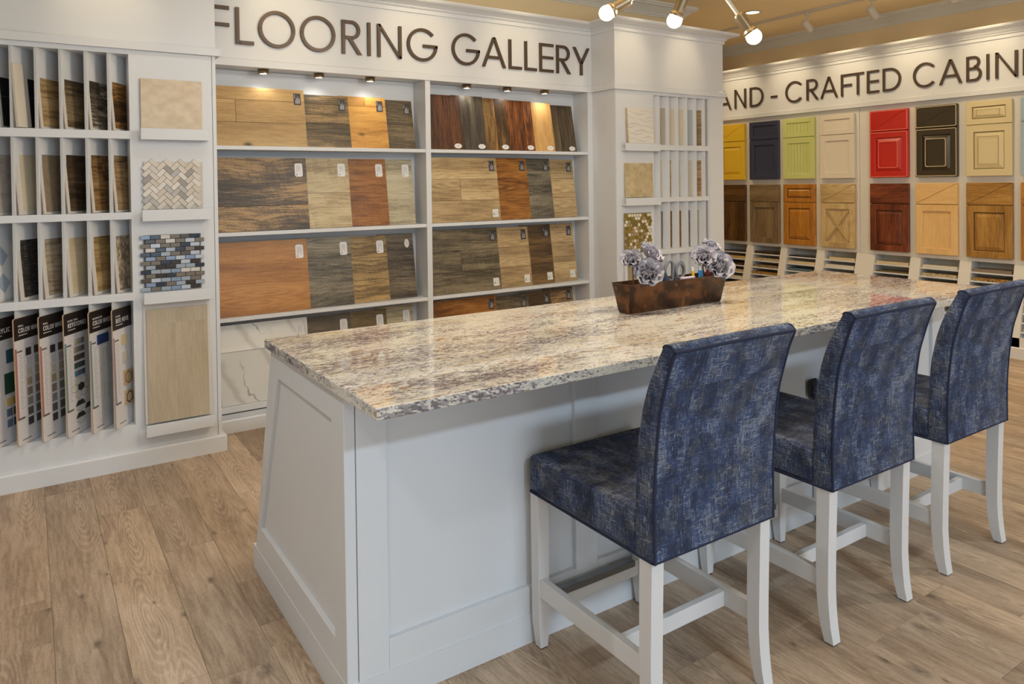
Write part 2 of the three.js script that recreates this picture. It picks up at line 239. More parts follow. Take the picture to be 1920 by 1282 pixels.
// ------------------------------------------------------------------ bar stools
{
  const white = M([204, 202, 200], 0.4), navy = M([28, 34, 56], 0.9);
  const mk = () => {
    const t = thing('bar_stool', '', 'stool', [0, 0, 0], 'blue upholstered stools along the island');
    // seat
    const sg = new RoundedBoxGeometry(0.475, 0.112, 0.49, 4, 0.016); const p = sg.attributes.position; for (let i = 0; i < p.count; i++) if (p.getY(i) > 0) { const fx = 1 - (p.getX(i) / 0.2375) ** 2, fz = 1 - (p.getZ(i) / 0.245) ** 2; p.setY(i, p.getY(i) + 0.016 * Math.sqrt(Math.max(0, fx) * Math.max(0, fz))); } sg.computeVertexNormals();
    sg.translate(0, 0.545, -0.05); mesh('seat', boxUV(sg), fabric, t);
    // back: side profile extruded across
    const front = [[0.189, 0.487], [0.19, 0.56], [0.191, 0.64], [0.2, 0.77], [0.21, 0.824], [0.223, 0.883], [0.25, 0.956], [0.296, 1.046]], rear = [[0.336, 1.036], [0.314, 0.982], [0.295, 0.916], [0.276, 0.837], [0.264, 0.714], [0.259, 0.617], [0.26, 0.487]];
    const fc = new THREE.SplineCurve(front.map((q) => new THREE.Vector2(...q))).getPoints(20), rc = new THREE.SplineCurve(rear.map((q) => new THREE.Vector2(...q))).getPoints(20), tp = [[0.305, 1.053], [0.318, 1.054], [0.33, 1.046]].map((q) => new THREE.Vector2(...q));
    const sh = new THREE.Shape([...fc, ...tp, ...rc].map((v) => new THREE.Vector2(-v.x, v.y)));
    let bg = new THREE.ExtrudeGeometry(sh, { depth: 0.475 - 0.016, bevelEnabled: true, bevelSize: 0.008, bevelOffset: -0.008, bevelThickness: 0.008, bevelSegments: 2 });
    bg.rotateY(Math.PI / 2); bg.translate(-0.2375 + 0.008, 0, 0); bg = toCreasedNormals(bg, 0.7); mesh('backrest', boxUV(bg, 0.13, 0.07), fabric, t);
    // piping
    const rl = rc.filter((_, i) => i % 3 === 0 || i === 20), W = 0.2335;
    const pip = []; for (const s of [-W, W]) { pip.push(tube([...rl.map((v) => [s, v.y, v.x - 0.001])], 0.0042, 30)); pip.push(tube([[s, 1.036, 0.336], [s, 1.05, 0.322], [s, 1.05, 0.304], [s, 1.043, 0.296]], 0.0035, 10)); }
    pip.push(tube([[-W, 1.037, 0.335], [0, 1.039, 0.336], [W, 1.037, 0.335]], 0.0045, 12));
    const bl = [[-0.232, -0.289], [0.232, -0.289], [0.2345, -0.284], [0.2345, 0.252], [0.231, 0.257], [-0.231, 0.257], [-0.2345, 0.252], [-0.2345, -0.284]]; bl.forEach(([a, b], i) => { const [c, d] = bl[(i + 1) % 8]; pip.push(cyl([a, 0.489, b], [c, 0.489, d], 0.0042, 0.0042, 8)); });
    mesh('piping', pip, navy, t);
    // legs
    const leg = (x, prof) => { const s = prof.length, v = []; const P = (i, a, b) => { const [y, z0, z1, w] = prof[i]; const xc = x + Math.sign(x) * -0.02; return [xc + (a ? w : -w), y, b ? z1 : z0]; }; const quad = (a, b, c, d) => v.push(...a, ...b, ...c, ...a, ...c, ...d);
      for (let i = 0; i < s - 1; i++) { quad(P(i, 0, 1), P(i, 1, 1), P(i + 1, 1, 1), P(i + 1, 0, 1)); quad(P(i, 1, 0), P(i, 0, 0), P(i + 1, 0, 0), P(i + 1, 1, 0)); quad(P(i, 0, 0), P(i, 0, 1), P(i + 1, 0, 1), P(i + 1, 0, 0)); quad(P(i, 1, 1), P(i, 1, 0), P(i + 1, 1, 0), P(i + 1, 1, 1)); }
      quad(P(0, 0, 0), P(0, 1, 0), P(0, 1, 1), P(0, 0, 1)); quad(P(s - 1, 0, 1), P(s - 1, 1, 1), P(s - 1, 1, 0), P(s - 1, 0, 0));
      const g = new THREE.BufferGeometry(); g.setAttribute('position', new THREE.Float32BufferAttribute(v, 3)); g.computeVertexNormals(); return toCreasedNormals(boxUV(g), 0.5); };
    const fl = [[0.004, -0.281, -0.253, 0.014], [0.08, -0.289, -0.251, 0.02], [0.49, -0.29, -0.25, 0.02]];
    const rl2 = [[0.004, 0.224, 0.256, 0.0185], [0.05, 0.212, 0.248, 0.02], [0.1, 0.204, 0.243, 0.0205], [0.16, 0.199, 0.24, 0.021], [0.24, 0.198, 0.241, 0.021], [0.36, 0.2, 0.244, 0.021], [0.49, 0.203, 0.248, 0.021]];
    for (const s of [-0.2325, 0.2325]) { mesh('leg', leg(s, fl), white, t); mesh('leg', leg(s, rl2), white, t); }
    for (const s of [-1, 1]) { mesh('foot_pad', box(s * 0.2125 - 0.013, s * 0.2125 + 0.013, 0, 0.005, -0.279, -0.255), dark, t); mesh('foot_pad', box(s * 0.2125 - 0.016, s * 0.2125 + 0.016, 0, 0.005, 0.227, 0.253), dark, t); }
    for (const s of [-1, 1]) { const a = s * 0.2275, b = s * 0.2045; mesh('stretcher', rbox(Math.min(a, b), Math.max(a, b), 0.166, 0.222, -0.252, 0.203, 0.002), white, t); }
    mesh('stretcher', rbox(-0.205, 0.205, 0.166, 0.212, 0.082, 0.104, 0.002), white, t);
    const fr = mesh('foot_rail', rbox(-0.194, 0.194, 0.105, 0.158, -0.281, -0.259, 0.002), white, t);
    mesh('foot_plate', [box(-0.175, 0.175, 0.157, 0.161, -0.284, -0.256), box(-0.175, 0.175, 0.142, 0.161, -0.258, -0.2555)], chrome, fr).userData.label = 'grey metal wear plate';
    return t;
  };
  const a = mk(); a.position.set(1.5375, 0, -1.6); a.userData.label = 'blue tweed upholstered bar stool nearest the camera';
  const b = a.clone(); b.name = numbered('bar_stool'); b.position.set(2.298, 0, -1.603); b.userData = { ...a.userData, label: 'blue tweed upholstered bar stool in the middle of the three' }; scene.add(b);
  const c = a.clone(); c.name = numbered('bar_stool'); c.position.set(3.01, 0, -1.609); c.userData = { ...a.userData, label: 'blue tweed upholstered bar stool farthest along the island, nearest the cabinet doors' }; scene.add(c);
}

// ------------------------------------------------------------------ prints for stickers and swatch cards
function ctex(w, h, draw) { const c = document.createElement('canvas'); c.width = w; c.height = h; const x = c.getContext('2d'); draw(x, w, h); const t = new THREE.CanvasTexture(c); t.colorSpace = THREE.SRGBColorSpace; t.magFilter = THREE.LinearFilter; return t; }
const stk = {
  white: MT(ctex(64, 108, (x, w, h) => { x.fillStyle = '#e9e7e6'; x.fillRect(0, 0, w, h); x.strokeStyle = '#8d8a8c'; for (let i = 0; i < 4; i++) { x.lineWidth = 2; x.beginPath(); x.moveTo(18 + i * 9, 16 + (i % 2) * 8); x.lineTo(18 + i * 9, 84 - (i % 3) * 14); x.stroke(); } x.fillStyle = '#2c2c34'; x.fillRect(12, 88, 8, 8); }), 0.5),
  dark: MT(ctex(64, 100, (x, w, h) => { x.fillStyle = '#3a3634'; x.fillRect(0, 0, w, h); x.fillStyle = '#c9ccd4'; x.fillRect(8, 8, 3, 34); for (let i = 0; i < 6; i++) x.fillRect(16 + i * 7, 88 - [30, 52, 44, 62, 38, 50][i], 3, [30, 52, 44, 62, 38, 50][i]); }), 0.45),
  square: MT(ctex(64, 70, (x, w, h) => { x.fillStyle = '#e8e6e0'; x.fillRect(0, 0, w, h); x.strokeStyle = '#3f6b52'; x.lineWidth = 5; x.beginPath(); x.arc(20, 44, 8, 0.6, 5.6); x.stroke(); x.fillStyle = '#9a9a98'; for (const [a, b] of [[40, 14], [40, 30], [40, 46], [52, 22], [52, 40], [16, 16]]) x.fillRect(a, b, 5, 8); }), 0.5),
  oval: MT(ctex(96, 56, (x, w, h) => { x.fillStyle = '#e6e2dc'; x.fillRect(0, 0, w, h); x.strokeStyle = '#97918a'; x.lineWidth = 2; for (let i = 0; i < 3; i++) { x.beginPath(); x.moveTo(26 + i * 4, 20 + i * 8); x.lineTo(70 - i * 5, 20 + i * 8); x.stroke(); } }), 0.5),
};
function sticker(kind, parent, x, y, z) {
  const s = { white: [0.05, 0.086, 0.012], dark: [0.046, 0.076, 0.001], square: [0.05, 0.058, 0.003], oval: [0.06, 0.036, 0.018] }[kind];
  let g; if (kind === 'oval') { const e = new THREE.Shape(); e.absellipse(0, 0, s[0] / 2, s[1] / 2, 0, Math.PI * 2); g = extr(e, 0.0012); } else g = extr(rrect(s[0], s[1], s[2]), 0.0012);
  const p = g.attributes.position, uv = g.attributes.uv; for (let i = 0; i < p.count; i++) uv.setXY(i, p.getX(i) / s[0] + 0.5, p.getY(i) / s[1] + 0.5);
  return mesh('label_sticker', g, stk[kind], parent, [x, y, z]);
}

// ------------------------------------------------------------------ the flooring shelves
{
  const u = thing('shelving_unit', 'white built-in shelving with two bays of leaning floor samples', 'shelving', [0, 0, 0]);
  const zb = -4.735, zf = -4.555, y0 = 0.147;
  mesh('back_panel', box(XU, 3.79, 0, 2.178, ZA, zb), paint, u);
  for (const [a, b] of [[XU, 0.936], [2.304, 2.343], [3.742, 3.79]]) mesh('upright', rbox(a, b, 0.0, 2.178, zb, zf + 0.004, 0.0015), paint, u);
  for (const [a, b] of [[0.936, 2.304], [2.343, 3.742]]) { for (const y of [1.703, 1.187, 0.679]) mesh('shelf', rbox(a, b, y - 0.023, y, zb, zf, 0.0015), paint, u); mesh('bottom_shelf', rbox(a, b, y0 - 0.035, y0, zb, zf - 0.01, 0.0015), paint, u); mesh('toe_panel', box(a, b, 0, y0 - 0.045, zb, zf - 0.02), paint, u); }
  mesh('baseboard', sweep([[XU + 0.02, zf + 0.004], [3.76, zf + 0.004]], [[0, 0], [0.014, 0], [0.014, 0.072], [0.01, 0.08], [0, 0.08]]), paint, u);

  const deep = (c) => [c[0] * 0.94, c[1] * 0.93, c[2] * 0.84], W = (seed, d, m, l, o) => MT(woodTex(seed, deep(d), deep(m), deep(l), o), 0.42);
  const WD = {
    maple: W(21, [150, 118, 78], [184, 150, 106], [204, 174, 132], { contrast: 0.6, streak: 7, knots: 1 }), walnutMix: W(22, [58, 48, 37], [98, 82, 62], [156, 128, 94], { streak: 8, contrast: 1.1 }),
    honey: W(23, [160, 104, 44], [204, 150, 76], [222, 174, 100], { contrast: 0.7, knots: 3 }), greyBrown: W(24, [58, 50, 42], [96, 82, 65], [138, 120, 96], { streak: 10 }),
    weathered: W(25, [50, 39, 30], [102, 80, 57], [172, 138, 98], { streak: 6, contrast: 1.35, saw: 0.35 }), greige: W(26, [150, 130, 104], [190, 171, 144], [208, 194, 170], { saw: 0.25 }),
    amber: W(27, [70, 38, 14], [126, 76, 31], [164, 108, 52], { contrast: 1.1 }), paleGrey: W(28, [140, 130, 116], [174, 164, 149], [194, 186, 172], { saw: 0.15 }),
    orange: W(29, [138, 90, 44], [170, 116, 62], [190, 138, 82], { streak: 8, cath: 1.3, contrast: 0.8 }), grey: W(30, [70, 65, 60], [116, 108, 99], [150, 142, 131], { contrast: 1.1, knots: 1 }),
    tan: W(31, [112, 90, 60], [174, 144, 100], [196, 168, 124], { streak: 5, contrast: 1.2 }), charcoal: W(32, [50, 42, 37], [86, 74, 64], [122, 108, 96], { streak: 10, contrast: 1.1 }),
    taupe: W(33, [70, 62, 56], [92, 82, 73], [116, 106, 96], { contrast: 0.8 }), brownStone: W(34, [76, 62, 44], [110, 92, 66], [140, 122, 92], { streak: 4 }),
    cherry: W(35, [52, 28, 15], [88, 50, 26], [126, 78, 42], { contrast: 1.1, cath: 1.4 }), ebony: W(36, [50, 44, 40], [74, 66, 60], [104, 95, 88], {}), hickory: W(37, [58, 40, 22], [102, 74, 42], [146, 112, 70], { contrast: 1.3, cath: 1.4 }),
    russet: W(38, [62, 32, 12], [112, 62, 28], [152, 94, 48], { contrast: 1.2, cath: 1.4 }), natural: W(39, [176, 128, 76], [206, 162, 108], [222, 184, 134], { contrast: 0.7 }), coffee: W(40, [50, 40, 30], [80, 66, 50], [106, 90, 70], {}),
    sand: W(41, [140, 116, 88], [178, 152, 120], [198, 176, 146], { cath: 1.2 }), gold: W(42, [100, 58, 18], [150, 96, 38], [186, 128, 62], { contrast: 1.1, cath: 1.2 }), driftwood: W(43, [66, 58, 47], [110, 98, 82], [146, 132, 112], { saw: 0.2, contrast: 1.1 }), mocha: W(44, [66, 47, 26], [104, 78, 47], [138, 108, 70], { knots: 1 }),
    marble: MT(marbleTex, 0.2),
  };
  const variants = new Map(); const vary = (m, k) => { const id = m.uuid + k; if (!variants.has(id)) { const c = m.clone(); c.color = new THREE.Color(k, k, k); variants.set(id, c); } return variants.get(id); };
  const P1 = [[0, 0, 1, 1]], rows = (n) => Array.from({ length: n }, (_, i) => [0, i / n, 1, (i + 1) / n]), cols = (n) => Array.from({ length: n }, (_, i) => [i / n, 0, (i + 1) / n, 1]);
  const brick = [[0, 0, 1, 0.33], [0, 0.33, 0.44, 0.66], [0.44, 0.33, 1, 0.66], [0, 0.66, 1, 1]], maple = [[0, 0, 1, 0.4], [0, 0.4, 0.22, 0.78], [0.22, 0.4, 1, 0.78], [0, 0.78, 1, 1]];
  const B = [ // bay, shelf index, edges, height, [material, planks, stickers, description]...
    [0, 1.703, [0.945, 1.49, 1.788, 2.06, 2.265], [0.372, 0.35, 0.356, 0.348], [['maple', maple, 'd', 'light maple plank'], ['walnutMix', [[0, 0, 1, 0.46], [0, 0.46, 1, 0.62], [0, 0.62, 1, 0.82], [0, 0.82, 1, 1]], 'd', 'dark walnut plank'], ['honey', [[0, 0, 1, 0.82], [0, 0.82, 0.45, 1], [0.45, 0.82, 1, 1]], 'd', 'knotty honey gold plank'], ['greyBrown', rows(2), 'd', 'grey brown plank']]],
    [0, 1.187, [0.944, 1.497, 1.784, 2.054, 2.257], [0.455, 0.455, 0.453, 0.452], [['weathered', [[0, 0, 1, 0.34], [0, 0.34, 1, 1]], 'w', 'weathered dark walnut'], ['greige', rows(2), 'w', 'pale greige sawn oak'], ['amber', P1, 'w', 'glossy amber brown'], ['paleGrey', P1, 'w', 'whitewashed pale grey']]],
    [0, 0.679, [0.945, 1.493, 1.79, 2.053, 2.26], [0.447, 0.447, 0.442, 0.446], [['orange', P1, 'w', 'orange oak'], ['grey', P1, 'w', 'weathered grey oak'], ['tan', rows(3), 'w', 'striped tan pine'], ['charcoal', rows(3), 'o', 'charcoal brown']]],
    [0, 0.147, [0.947, 1.488, 1.784, 2.046, 2.25], [0.478, 0.47, 0.47, 0.478], [['marble', [[0, 0, 1, 0.66], [0, 0.66, 1, 1]], 'w', 'white grey-veined marble'], ['taupe', P1, 'w', 'dark taupe vinyl'], ['brownStone', P1, 'w', 'mottled brown vinyl'], ['paleGrey', P1, 'w', 'light silver grey vinyl']]],
    [1, 1.703, [2.355, 2.625, 2.828, 3.039, 3.275, 3.469, 3.69], [0.4, 0.405, 0.4, 0.396, 0.391, 0.381], [['cherry', cols(2), 'ob', 'dark cherry brown upright'], ['ebony', cols(3), 'ob', 'grey black upright'], ['hickory', cols(2), 'ob', 'brown hickory upright'], ['russet', cols(3), 'ob', 'reddish russet upright'], ['natural', P1, 'ob', 'blond natural upright'], ['coffee', cols(3), 'ob', 'coffee brown upright']]],
    [1, 1.187, [2.355, 2.935, 3.216, 3.449, 3.689], [0.47, 0.472, 0.47, 0.464], [['sand', brick, 'ds', 'sand beige brick-laid plank'], ['gold', rows(3), 'd', 'golden amber plank'], ['grey', [[0, 0, 1, 0.4], [0, 0.4, 1, 0.8], [0, 0.8, 1, 1]], 'd', 'flat grey plank'], ['sand', rows(3), 'd', 'beige grained plank']]],
    [1, 0.679, [2.355, 2.934, 3.222, 3.447, 3.683], [0.46, 0.455, 0.462, 0.462], [['driftwood', brick, 'ds', 'grey driftwood brick-laid plank'], ['sand', rows(3), 'ds', 'light sand plank'], ['mocha', rows(3), 'ds', 'mocha brown plank'], ['sand', rows(3), 'ds', 'diagonal-grained beige plank']]],
    [1, 0.147, [2.355, 2.919, 3.219, 3.444, 3.676], [0.484, 0.468, 0.475, 0.48], [['gold', P1, 'd', 'amber walnut'], ['driftwood', P1, 'd', 'grey driftwood'], ['mocha', P1, 'd', 'dark mocha'], ['weathered', P1, 'd', 'chevron brown']]],
  ];
  const shelfName = { 1.703: 'top shelf', 1.187: 'second shelf', 0.679: 'third shelf', 0.147: 'lowest shelf' };
  srand(515); const backM = M([74, 58, 42], 0.8);
  for (const [bay, y, e, hs, list] of B) list.forEach(([mk, planks, st, desc], k) => {
    const n = list.length, th = n > 4 ? 0.007 : 0.012, x0 = k ? e[k] - 0.06 : e[0], x1 = e[k + 1] + 0.0, w = x1 - x0, h = hs[k], lean = Math.asin(0.07 / h);
    const t = thing('flooring_sample', `${desc} floor sample, ${ORD[k]} on the ${shelfName[y]}, ${bay ? 'right' : 'left'} bay`, 'floor sample', [x0, y + 0.001, -4.585 - k * (th + 0.0015)], 'floor samples on the white shelves');
    t.rotation.x = -lean; const vert = st === 'ob', dx0 = k ? 0.06 / w : 0;
    mesh('backing_board', box(0.001, w - 0.001, 0.001, h - 0.001, -th, -th * 0.45), backM, t);
    for (const [a, b, c, d] of planks) {
      const ax = dx0 + a * (1 - dx0), cx = dx0 + c * (1 - dx0); const px0 = (a === 0 ? 0 : ax) * w, px1 = cx * w, gpx = planks.length > 1 ? 0.0022 : 0;
      const pw = px1 - px0, ph = (d - b) * h, pu = vert ? ph : pw, pv = vert ? pw : ph, g = boxUV(new THREE.BoxGeometry(pw - gpx, ph - gpx, th * 0.55), pu / 2 + rnd() * Math.max(0, 0.72 - pu), pv / 2 + rnd() * Math.max(0, 0.6 - pv), vert); g.translate((px0 + px1) / 2, (b + d) / 2 * h, -th * 0.225);
      mesh('plank', g, planks.length > 1 ? vary(WD[mk], [0.86, 0.95, 1.0, 1.1][Math.floor(rnd() * 4)]) : WD[mk], t);
    }
    if (st[0] === 'd') sticker('dark', t, w - 0.045, h - 0.062, 0.0001);
    if (st === 'ds') sticker('square', t, w - 0.045, 0.055, 0.0001);
    if (st === 'w') sticker('white', t, w - 0.05, h - 0.078, 0.0001);
    if (st === 'o') sticker('oval', t, w - 0.05, h - 0.07, 0.0001).rotation.z = Math.PI / 2;
    if (st === 'ob') sticker('oval', t, w - 0.045, 0.028, 0.0001);
  });
  // puck lights under the header
  [1.235, 1.585, 1.935, 2.679, 3.03, 3.377].forEach((x, i) => {
    const t = thing('puck_light', `round brushed nickel puck light, ${ORD[i]} from the left under the flooring header`, 'light', [x, 2.178, -4.63], 'puck lights above the top shelves');
    mesh('housing', new THREE.LatheGeometry([[0, 0], [0.033, 0], [0.033, -0.024], [0.031, -0.026], [0.024, -0.0262], [0.023, -0.022], [0, -0.022]].map((p) => new THREE.Vector2(...p)), 28), nickel, t);
    mesh('lens', new THREE.CylinderGeometry(0.0225, 0.0225, 0.002, 24), glow(NEUTRAL, 6), t, [0, -0.0235, 0]);
    const L = new THREE.SpotLight(PUCK, K.puck, 0, 1.25, 0.9); L.position.set(0, -0.03, 0); L.target.position.set(0, -1, -0.02); L.castShadow = true; t.add(L, L.target);
  });
}

// ------------------------------------------------------------------ the two tile racks
const mdf = M([200, 194, 186], 0.55), mdfEdge = M([176, 140, 104], 0.7);
const ROWS = [[1.755, 2.152], [1.332, 1.713], [0.913, 1.295], [0.223, 0.872]], TH = 57 * Math.PI / 180;
function rackBody(u, dir, fins, colX, slotX) {   // fins: front edge x of every divider; colX: solid column; slotX: slot field
  for (let r = 0; r < 4; r++) {
    const [a, b] = ROWS[r]; const yb = r < 3 ? ROWS[r + 1][1] : 0.0;
    if (r < 3) mesh('shelf', rbox(slotX[0], slotX[1], yb, a, -4.6, ZL + 0.001, 0.0015), paint, u); else mesh('plinth', rbox(slotX[0], slotX[1], 0, a, -4.6, ZL + 0.001, 0.0015), paint, u);
    for (const x of fins) { const g = new THREE.BoxGeometry(0.29, b - a, 0.013); g.translate(0.145, 0, 0); if (dir < 0) { g.rotateY(Math.PI); } g.rotateY(dir * TH); mesh('divider', boxUV(g), paint, u, [x + dir * 0.005, (a + b) / 2, ZL - 0.0065]); }
  }
  mesh('top_rail', box(slotX[0], slotX[1], ROWS[0][1], 2.2, -4.6, ZL + 0.001), paint, u);
  mesh('rack_back', box(slotX[0], slotX[1], 0, 2.2, ZA, -4.6), paint, u);
  mesh('column_panel', rbox(colX[0], colX[1], 0, 2.176, ZA, ZL, 0.0015), paint, u);
}
function ledgeShelf(u, x0, x1, y) { mesh('ledge', [rbox(x0, x1, y - 0.055, y - 0.037, ZL, ZL + 0.045, 0.0015), rbox(x0, x1, y - 0.056, y + 0.003, ZL + 0.0455, ZL + 0.058, 0.0015)], paint, u); }
function slotBoard(name, desc, dir, fx, y, o) {   // a board standing in a slot, leaning on the divider whose front edge is at fx
  const { w = 0.26, h = 0.315, th = 0.008, start = -0.012, off = 0.034, border = 0.008, face, pieces = 1, pz = 0.004, lean = 0.075, group = 'tile boards in the rack slots', cat = 'tile sample', edge = mdfEdge } = o;
  const t = thing(name, desc, cat, [fx + dir * off, y + 0.001, ZL - 0.012], group); t.rotation.order = 'YXZ'; t.rotation.y = dir * TH; t.rotation.x = -lean;
  const X = (a, b) => dir > 0 ? [start + a, start + b] : [-start - b, -start - a];
  mesh('backing_board', box(...X(0.0006, w), 0, h, -th, -th * 0.62), edge, t); mesh('board_face', box(...X(0, w), 0.0008, h - 0.0008, -th * 0.62, 0), mdf, t);
  if (face) for (let i = 0; i < pieces; i++) { const a = border + (h - 2 * border) * i / pieces, b = border + (h - 2 * border) * (i + 1) / pieces; const g = box(...X(border * 1.5, w - border), a + 0.0008, b - 0.0008, 0, pz); const uv = g.attributes.uv; for (let k = 0; k < uv.count; k++) uv.setXY(k, uv.getX(k) + i * 0.37 + fx, uv.getY(k) + i * 0.21 + y); mesh('tile', g, face, t); }
  return { t, X };
}
{
  const u = thing('tile_rack', 'tall white tile rack with angled slots and a ledge column on the left', 'rack', [0, 0, 0]);
  const fins = [-0.366, -0.263, -0.16, -0.0575, 0.0435, 0.146, 0.2545, 0.357];
  rackBody(u, 1, fins, [0.47, 0.862], [-0.55, 0.47]);
  mesh('slot_jamb', rbox(0.455, 0.471, 0.2, 2.16, -4.56, ZL + 0.0015, 0.001), paint, u);
  mesh('corner_stile', rbox(0.8635, XU, 0, 2.178, ZA, ZL + 0.002, 0.0015), paint, u); mesh('side_panel', box(XL, -0.55, 0, 2.2, ZA, ZL), paint, u);
  mesh('baseboard', sweep([[XL, ZL], [XU, ZL], [XU, ZH + 0.01]], [[-0.002, 0], [0.022, 0], [0.022, 0.082], [0.016, 0.09], [-0.002, 0.09]]), paint, u);
  for (const y of [1.765, 1.34, 0.908, 0.215]) ledgeShelf(u, 0.5, 0.836, y);
  const ws = (s, d, m, l, o) => MT(woodTex(s, d, m, l, o), 0.4);
  const T = {
    black: M([26, 25, 26], 0.3), tanWood: ws(61, [112, 90, 58], [166, 138, 96], [188, 162, 122], {}), weath: ws(62, [66, 54, 38], [116, 98, 70], [150, 130, 98], { saw: 0.2 }), distress: ws(63, [52, 44, 36], [104, 94, 78], [190, 182, 166], { contrast: 1.3 }), amberDk: ws(64, [44, 28, 12], [92, 62, 26], [150, 108, 52], { contrast: 1.2 }),
    greyStone: MT(stoneTex(3, [150, 142, 132], [176, 168, 156]), 0.4), linen: MT(dtex(128, 128, [0.1, 0.1], (a, b, i, j) => { const k = 0.94 + 0.08 * vn(i * 0.13, j * 1.1); return toByte([198 * k, 186 * k, 160 * k]); }), 0.5), taupe: MT(stoneTex(5, [128, 112, 92], [142, 126, 104], 30, 30), 0.4), dkBrown: ws(65, [40, 30, 20], [74, 58, 40], [104, 84, 58], {}), brown: ws(66, [76, 54, 30], [130, 98, 58], [162, 130, 86], { contrast: 1.2 }), brown2: ws(67, [86, 66, 42], [134, 108, 72], [166, 140, 102], { contrast: 1.2 }),
    white: M([206, 204, 200], 0.3), lines: MT(dtex(128, 256, [0.2, 0.2], (a, b, i, j) => toByte(mix([38, 34, 32], [120, 112, 104], sstep(0.66, 0.9, vn(i * 0.05, j * 1.0))))), 0.4), greyW: ws(68, [96, 84, 66], [142, 126, 104], [168, 154, 132], { contrast: 1.2, saw: 0.2 }), cream: ws(69, [176, 158, 126], [190, 174, 144], [200, 186, 160], { contrast: 0.6 }), tanW2: ws(70, [108, 84, 48], [152, 124, 78], [178, 150, 106], { contrast: 1.1 }), speck: MT(stoneTex(9, [104, 90, 72], [180, 162, 138], 22, 22, 1.1), 0.4),
  };
  const rows = [
    [['black', 'black tile', 2], ['black', 'white slab with black stone mosaic', 2, { thick: 1 }], ['tanWood', 'tan wood-look', 2], ['weath', 'weathered brown wood-look', 2], ['distress', 'distressed grey wood-look', 2], ['amberDk', 'dark amber wood-look', 2]],
    [['greyStone', 'grey stone', 3], ['linen', 'cream linen-textured', 1, { border: 0.02, h: 0.335 }], ['taupe', 'plain taupe', 1], ['dkBrown', 'dark brown wood-look', 2], ['brown', 'brown banded wood-look', 2], ['brown2', 'light brown wood-look', 2]],
    [['white', 'white diamond-patterned', 1, { dia: 1 }], ['lines', 'black fine-lined', 1, { border: 0.016 }], ['greyW', 'grey brown wood-look', 2, { border: 0.016 }], ['cream', 'pale cream striped', 1, { border: 0.016 }], ['tanW2', 'tan grained wood-look', 1, { border: 0.016 }], ['speck', 'speckled brown stone', 1, { border: 0.014 }]],
  ];
  rows.forEach((list, r) => list.forEach(([m, d, n, o = {}], k) => {
    const { t, X } = slotBoard('tile_sample', `${d} tile board, ${ORD[k]} slot of the ${['top', 'second', 'third'][r]} row, left rack`, 1, fins[k + 2], ROWS[r][0], { face: T[m], pieces: n, start: r === 0 && k === 0 ? 0.06 : -0.012, border: o.border || 0.011, h: o.h || 0.315, off: r === 0 ? 0.034 : 0.038 });
    if (o.thick) { mesh('slab', rbox(...X(-0.01, 0.062), 0.002, 0.312, 0.002, 0.016, 0.002), M([206, 196, 180], 0.4), t).userData.label = 'thick white stone slab'; mesh('spacer', box(...X(0.064, 0.1), 0.0, 0.26, 0.0005, 0.008), mdf, t); }
    if (o.dia) for (const [a, b, s] of [[0.06, 0.09, 1], [0.06, 0.22, -1]]) { const g = new THREE.CylinderGeometry(0.05, 0.05, 0.002, 4); g.rotateX(Math.PI / 2); const p = X(a, a); mesh('diamond_inlay', boxUV(g), M([150, 160, 172], 0.3), t, [p[0], b, 0.0035]); }
  }));
  // swatch cards in the bottom row
  const kraft = M([188, 158, 128], 0.7);
  const cardTex = (title, small, accent, draw) => MT(ctex(320, 700, (x, w, h) => {
    x.fillStyle = '#e2dedd'; x.fillRect(0, 0, w, h); x.fillStyle = '#2a211c'; x.fillRect(0, 0, w, 122); x.fillStyle = '#f4f2ee'; x.font = 'bold 15px sans-serif'; x.fillText(small, 30, 50, small.length > 6 ? 90 : 46); x.font = 'bold 35px sans-serif'; x.fillText(title, 30, 84, title.length > 9 ? 182 : title.length > 8 ? 160 : 128); x.fillRect(31, 95, 66, 4);
    x.fillStyle = accent; x.fillRect(0, 165, 14, 390); x.fillStyle = '#6b6260'; x.fillRect(14, 180, 40, 9); x.fillRect(5, 548, 50, 11); x.fillRect(30, 672, 66, 5);
    x.fillStyle = '#b9b4b3'; for (let i = 0; i < 22; i++) x.fillRect(26 + (i % 2) * 4, 204 + i * 14, 17 + (i * 7) % 10, 4); x.scale(0.76, 1); draw && draw(x, w, h);
  }), 0.45);
  const grey = [[48, 45, 44], [192, 190, 188], [192, 182, 162], [160, 144, 118], [132, 120, 106], [132, 130, 126], [92, 88, 86], [62, 59, 60]];
  const grid = (cols, x0, dx, y0, dy, w, h) => cols.flatMap((c, i) => [[x0, y0 - i * dy, w, h, c], [x0 + dx, y0 - i * dy, w, h, mix(c, [120, 112, 104], 0.35)]]);
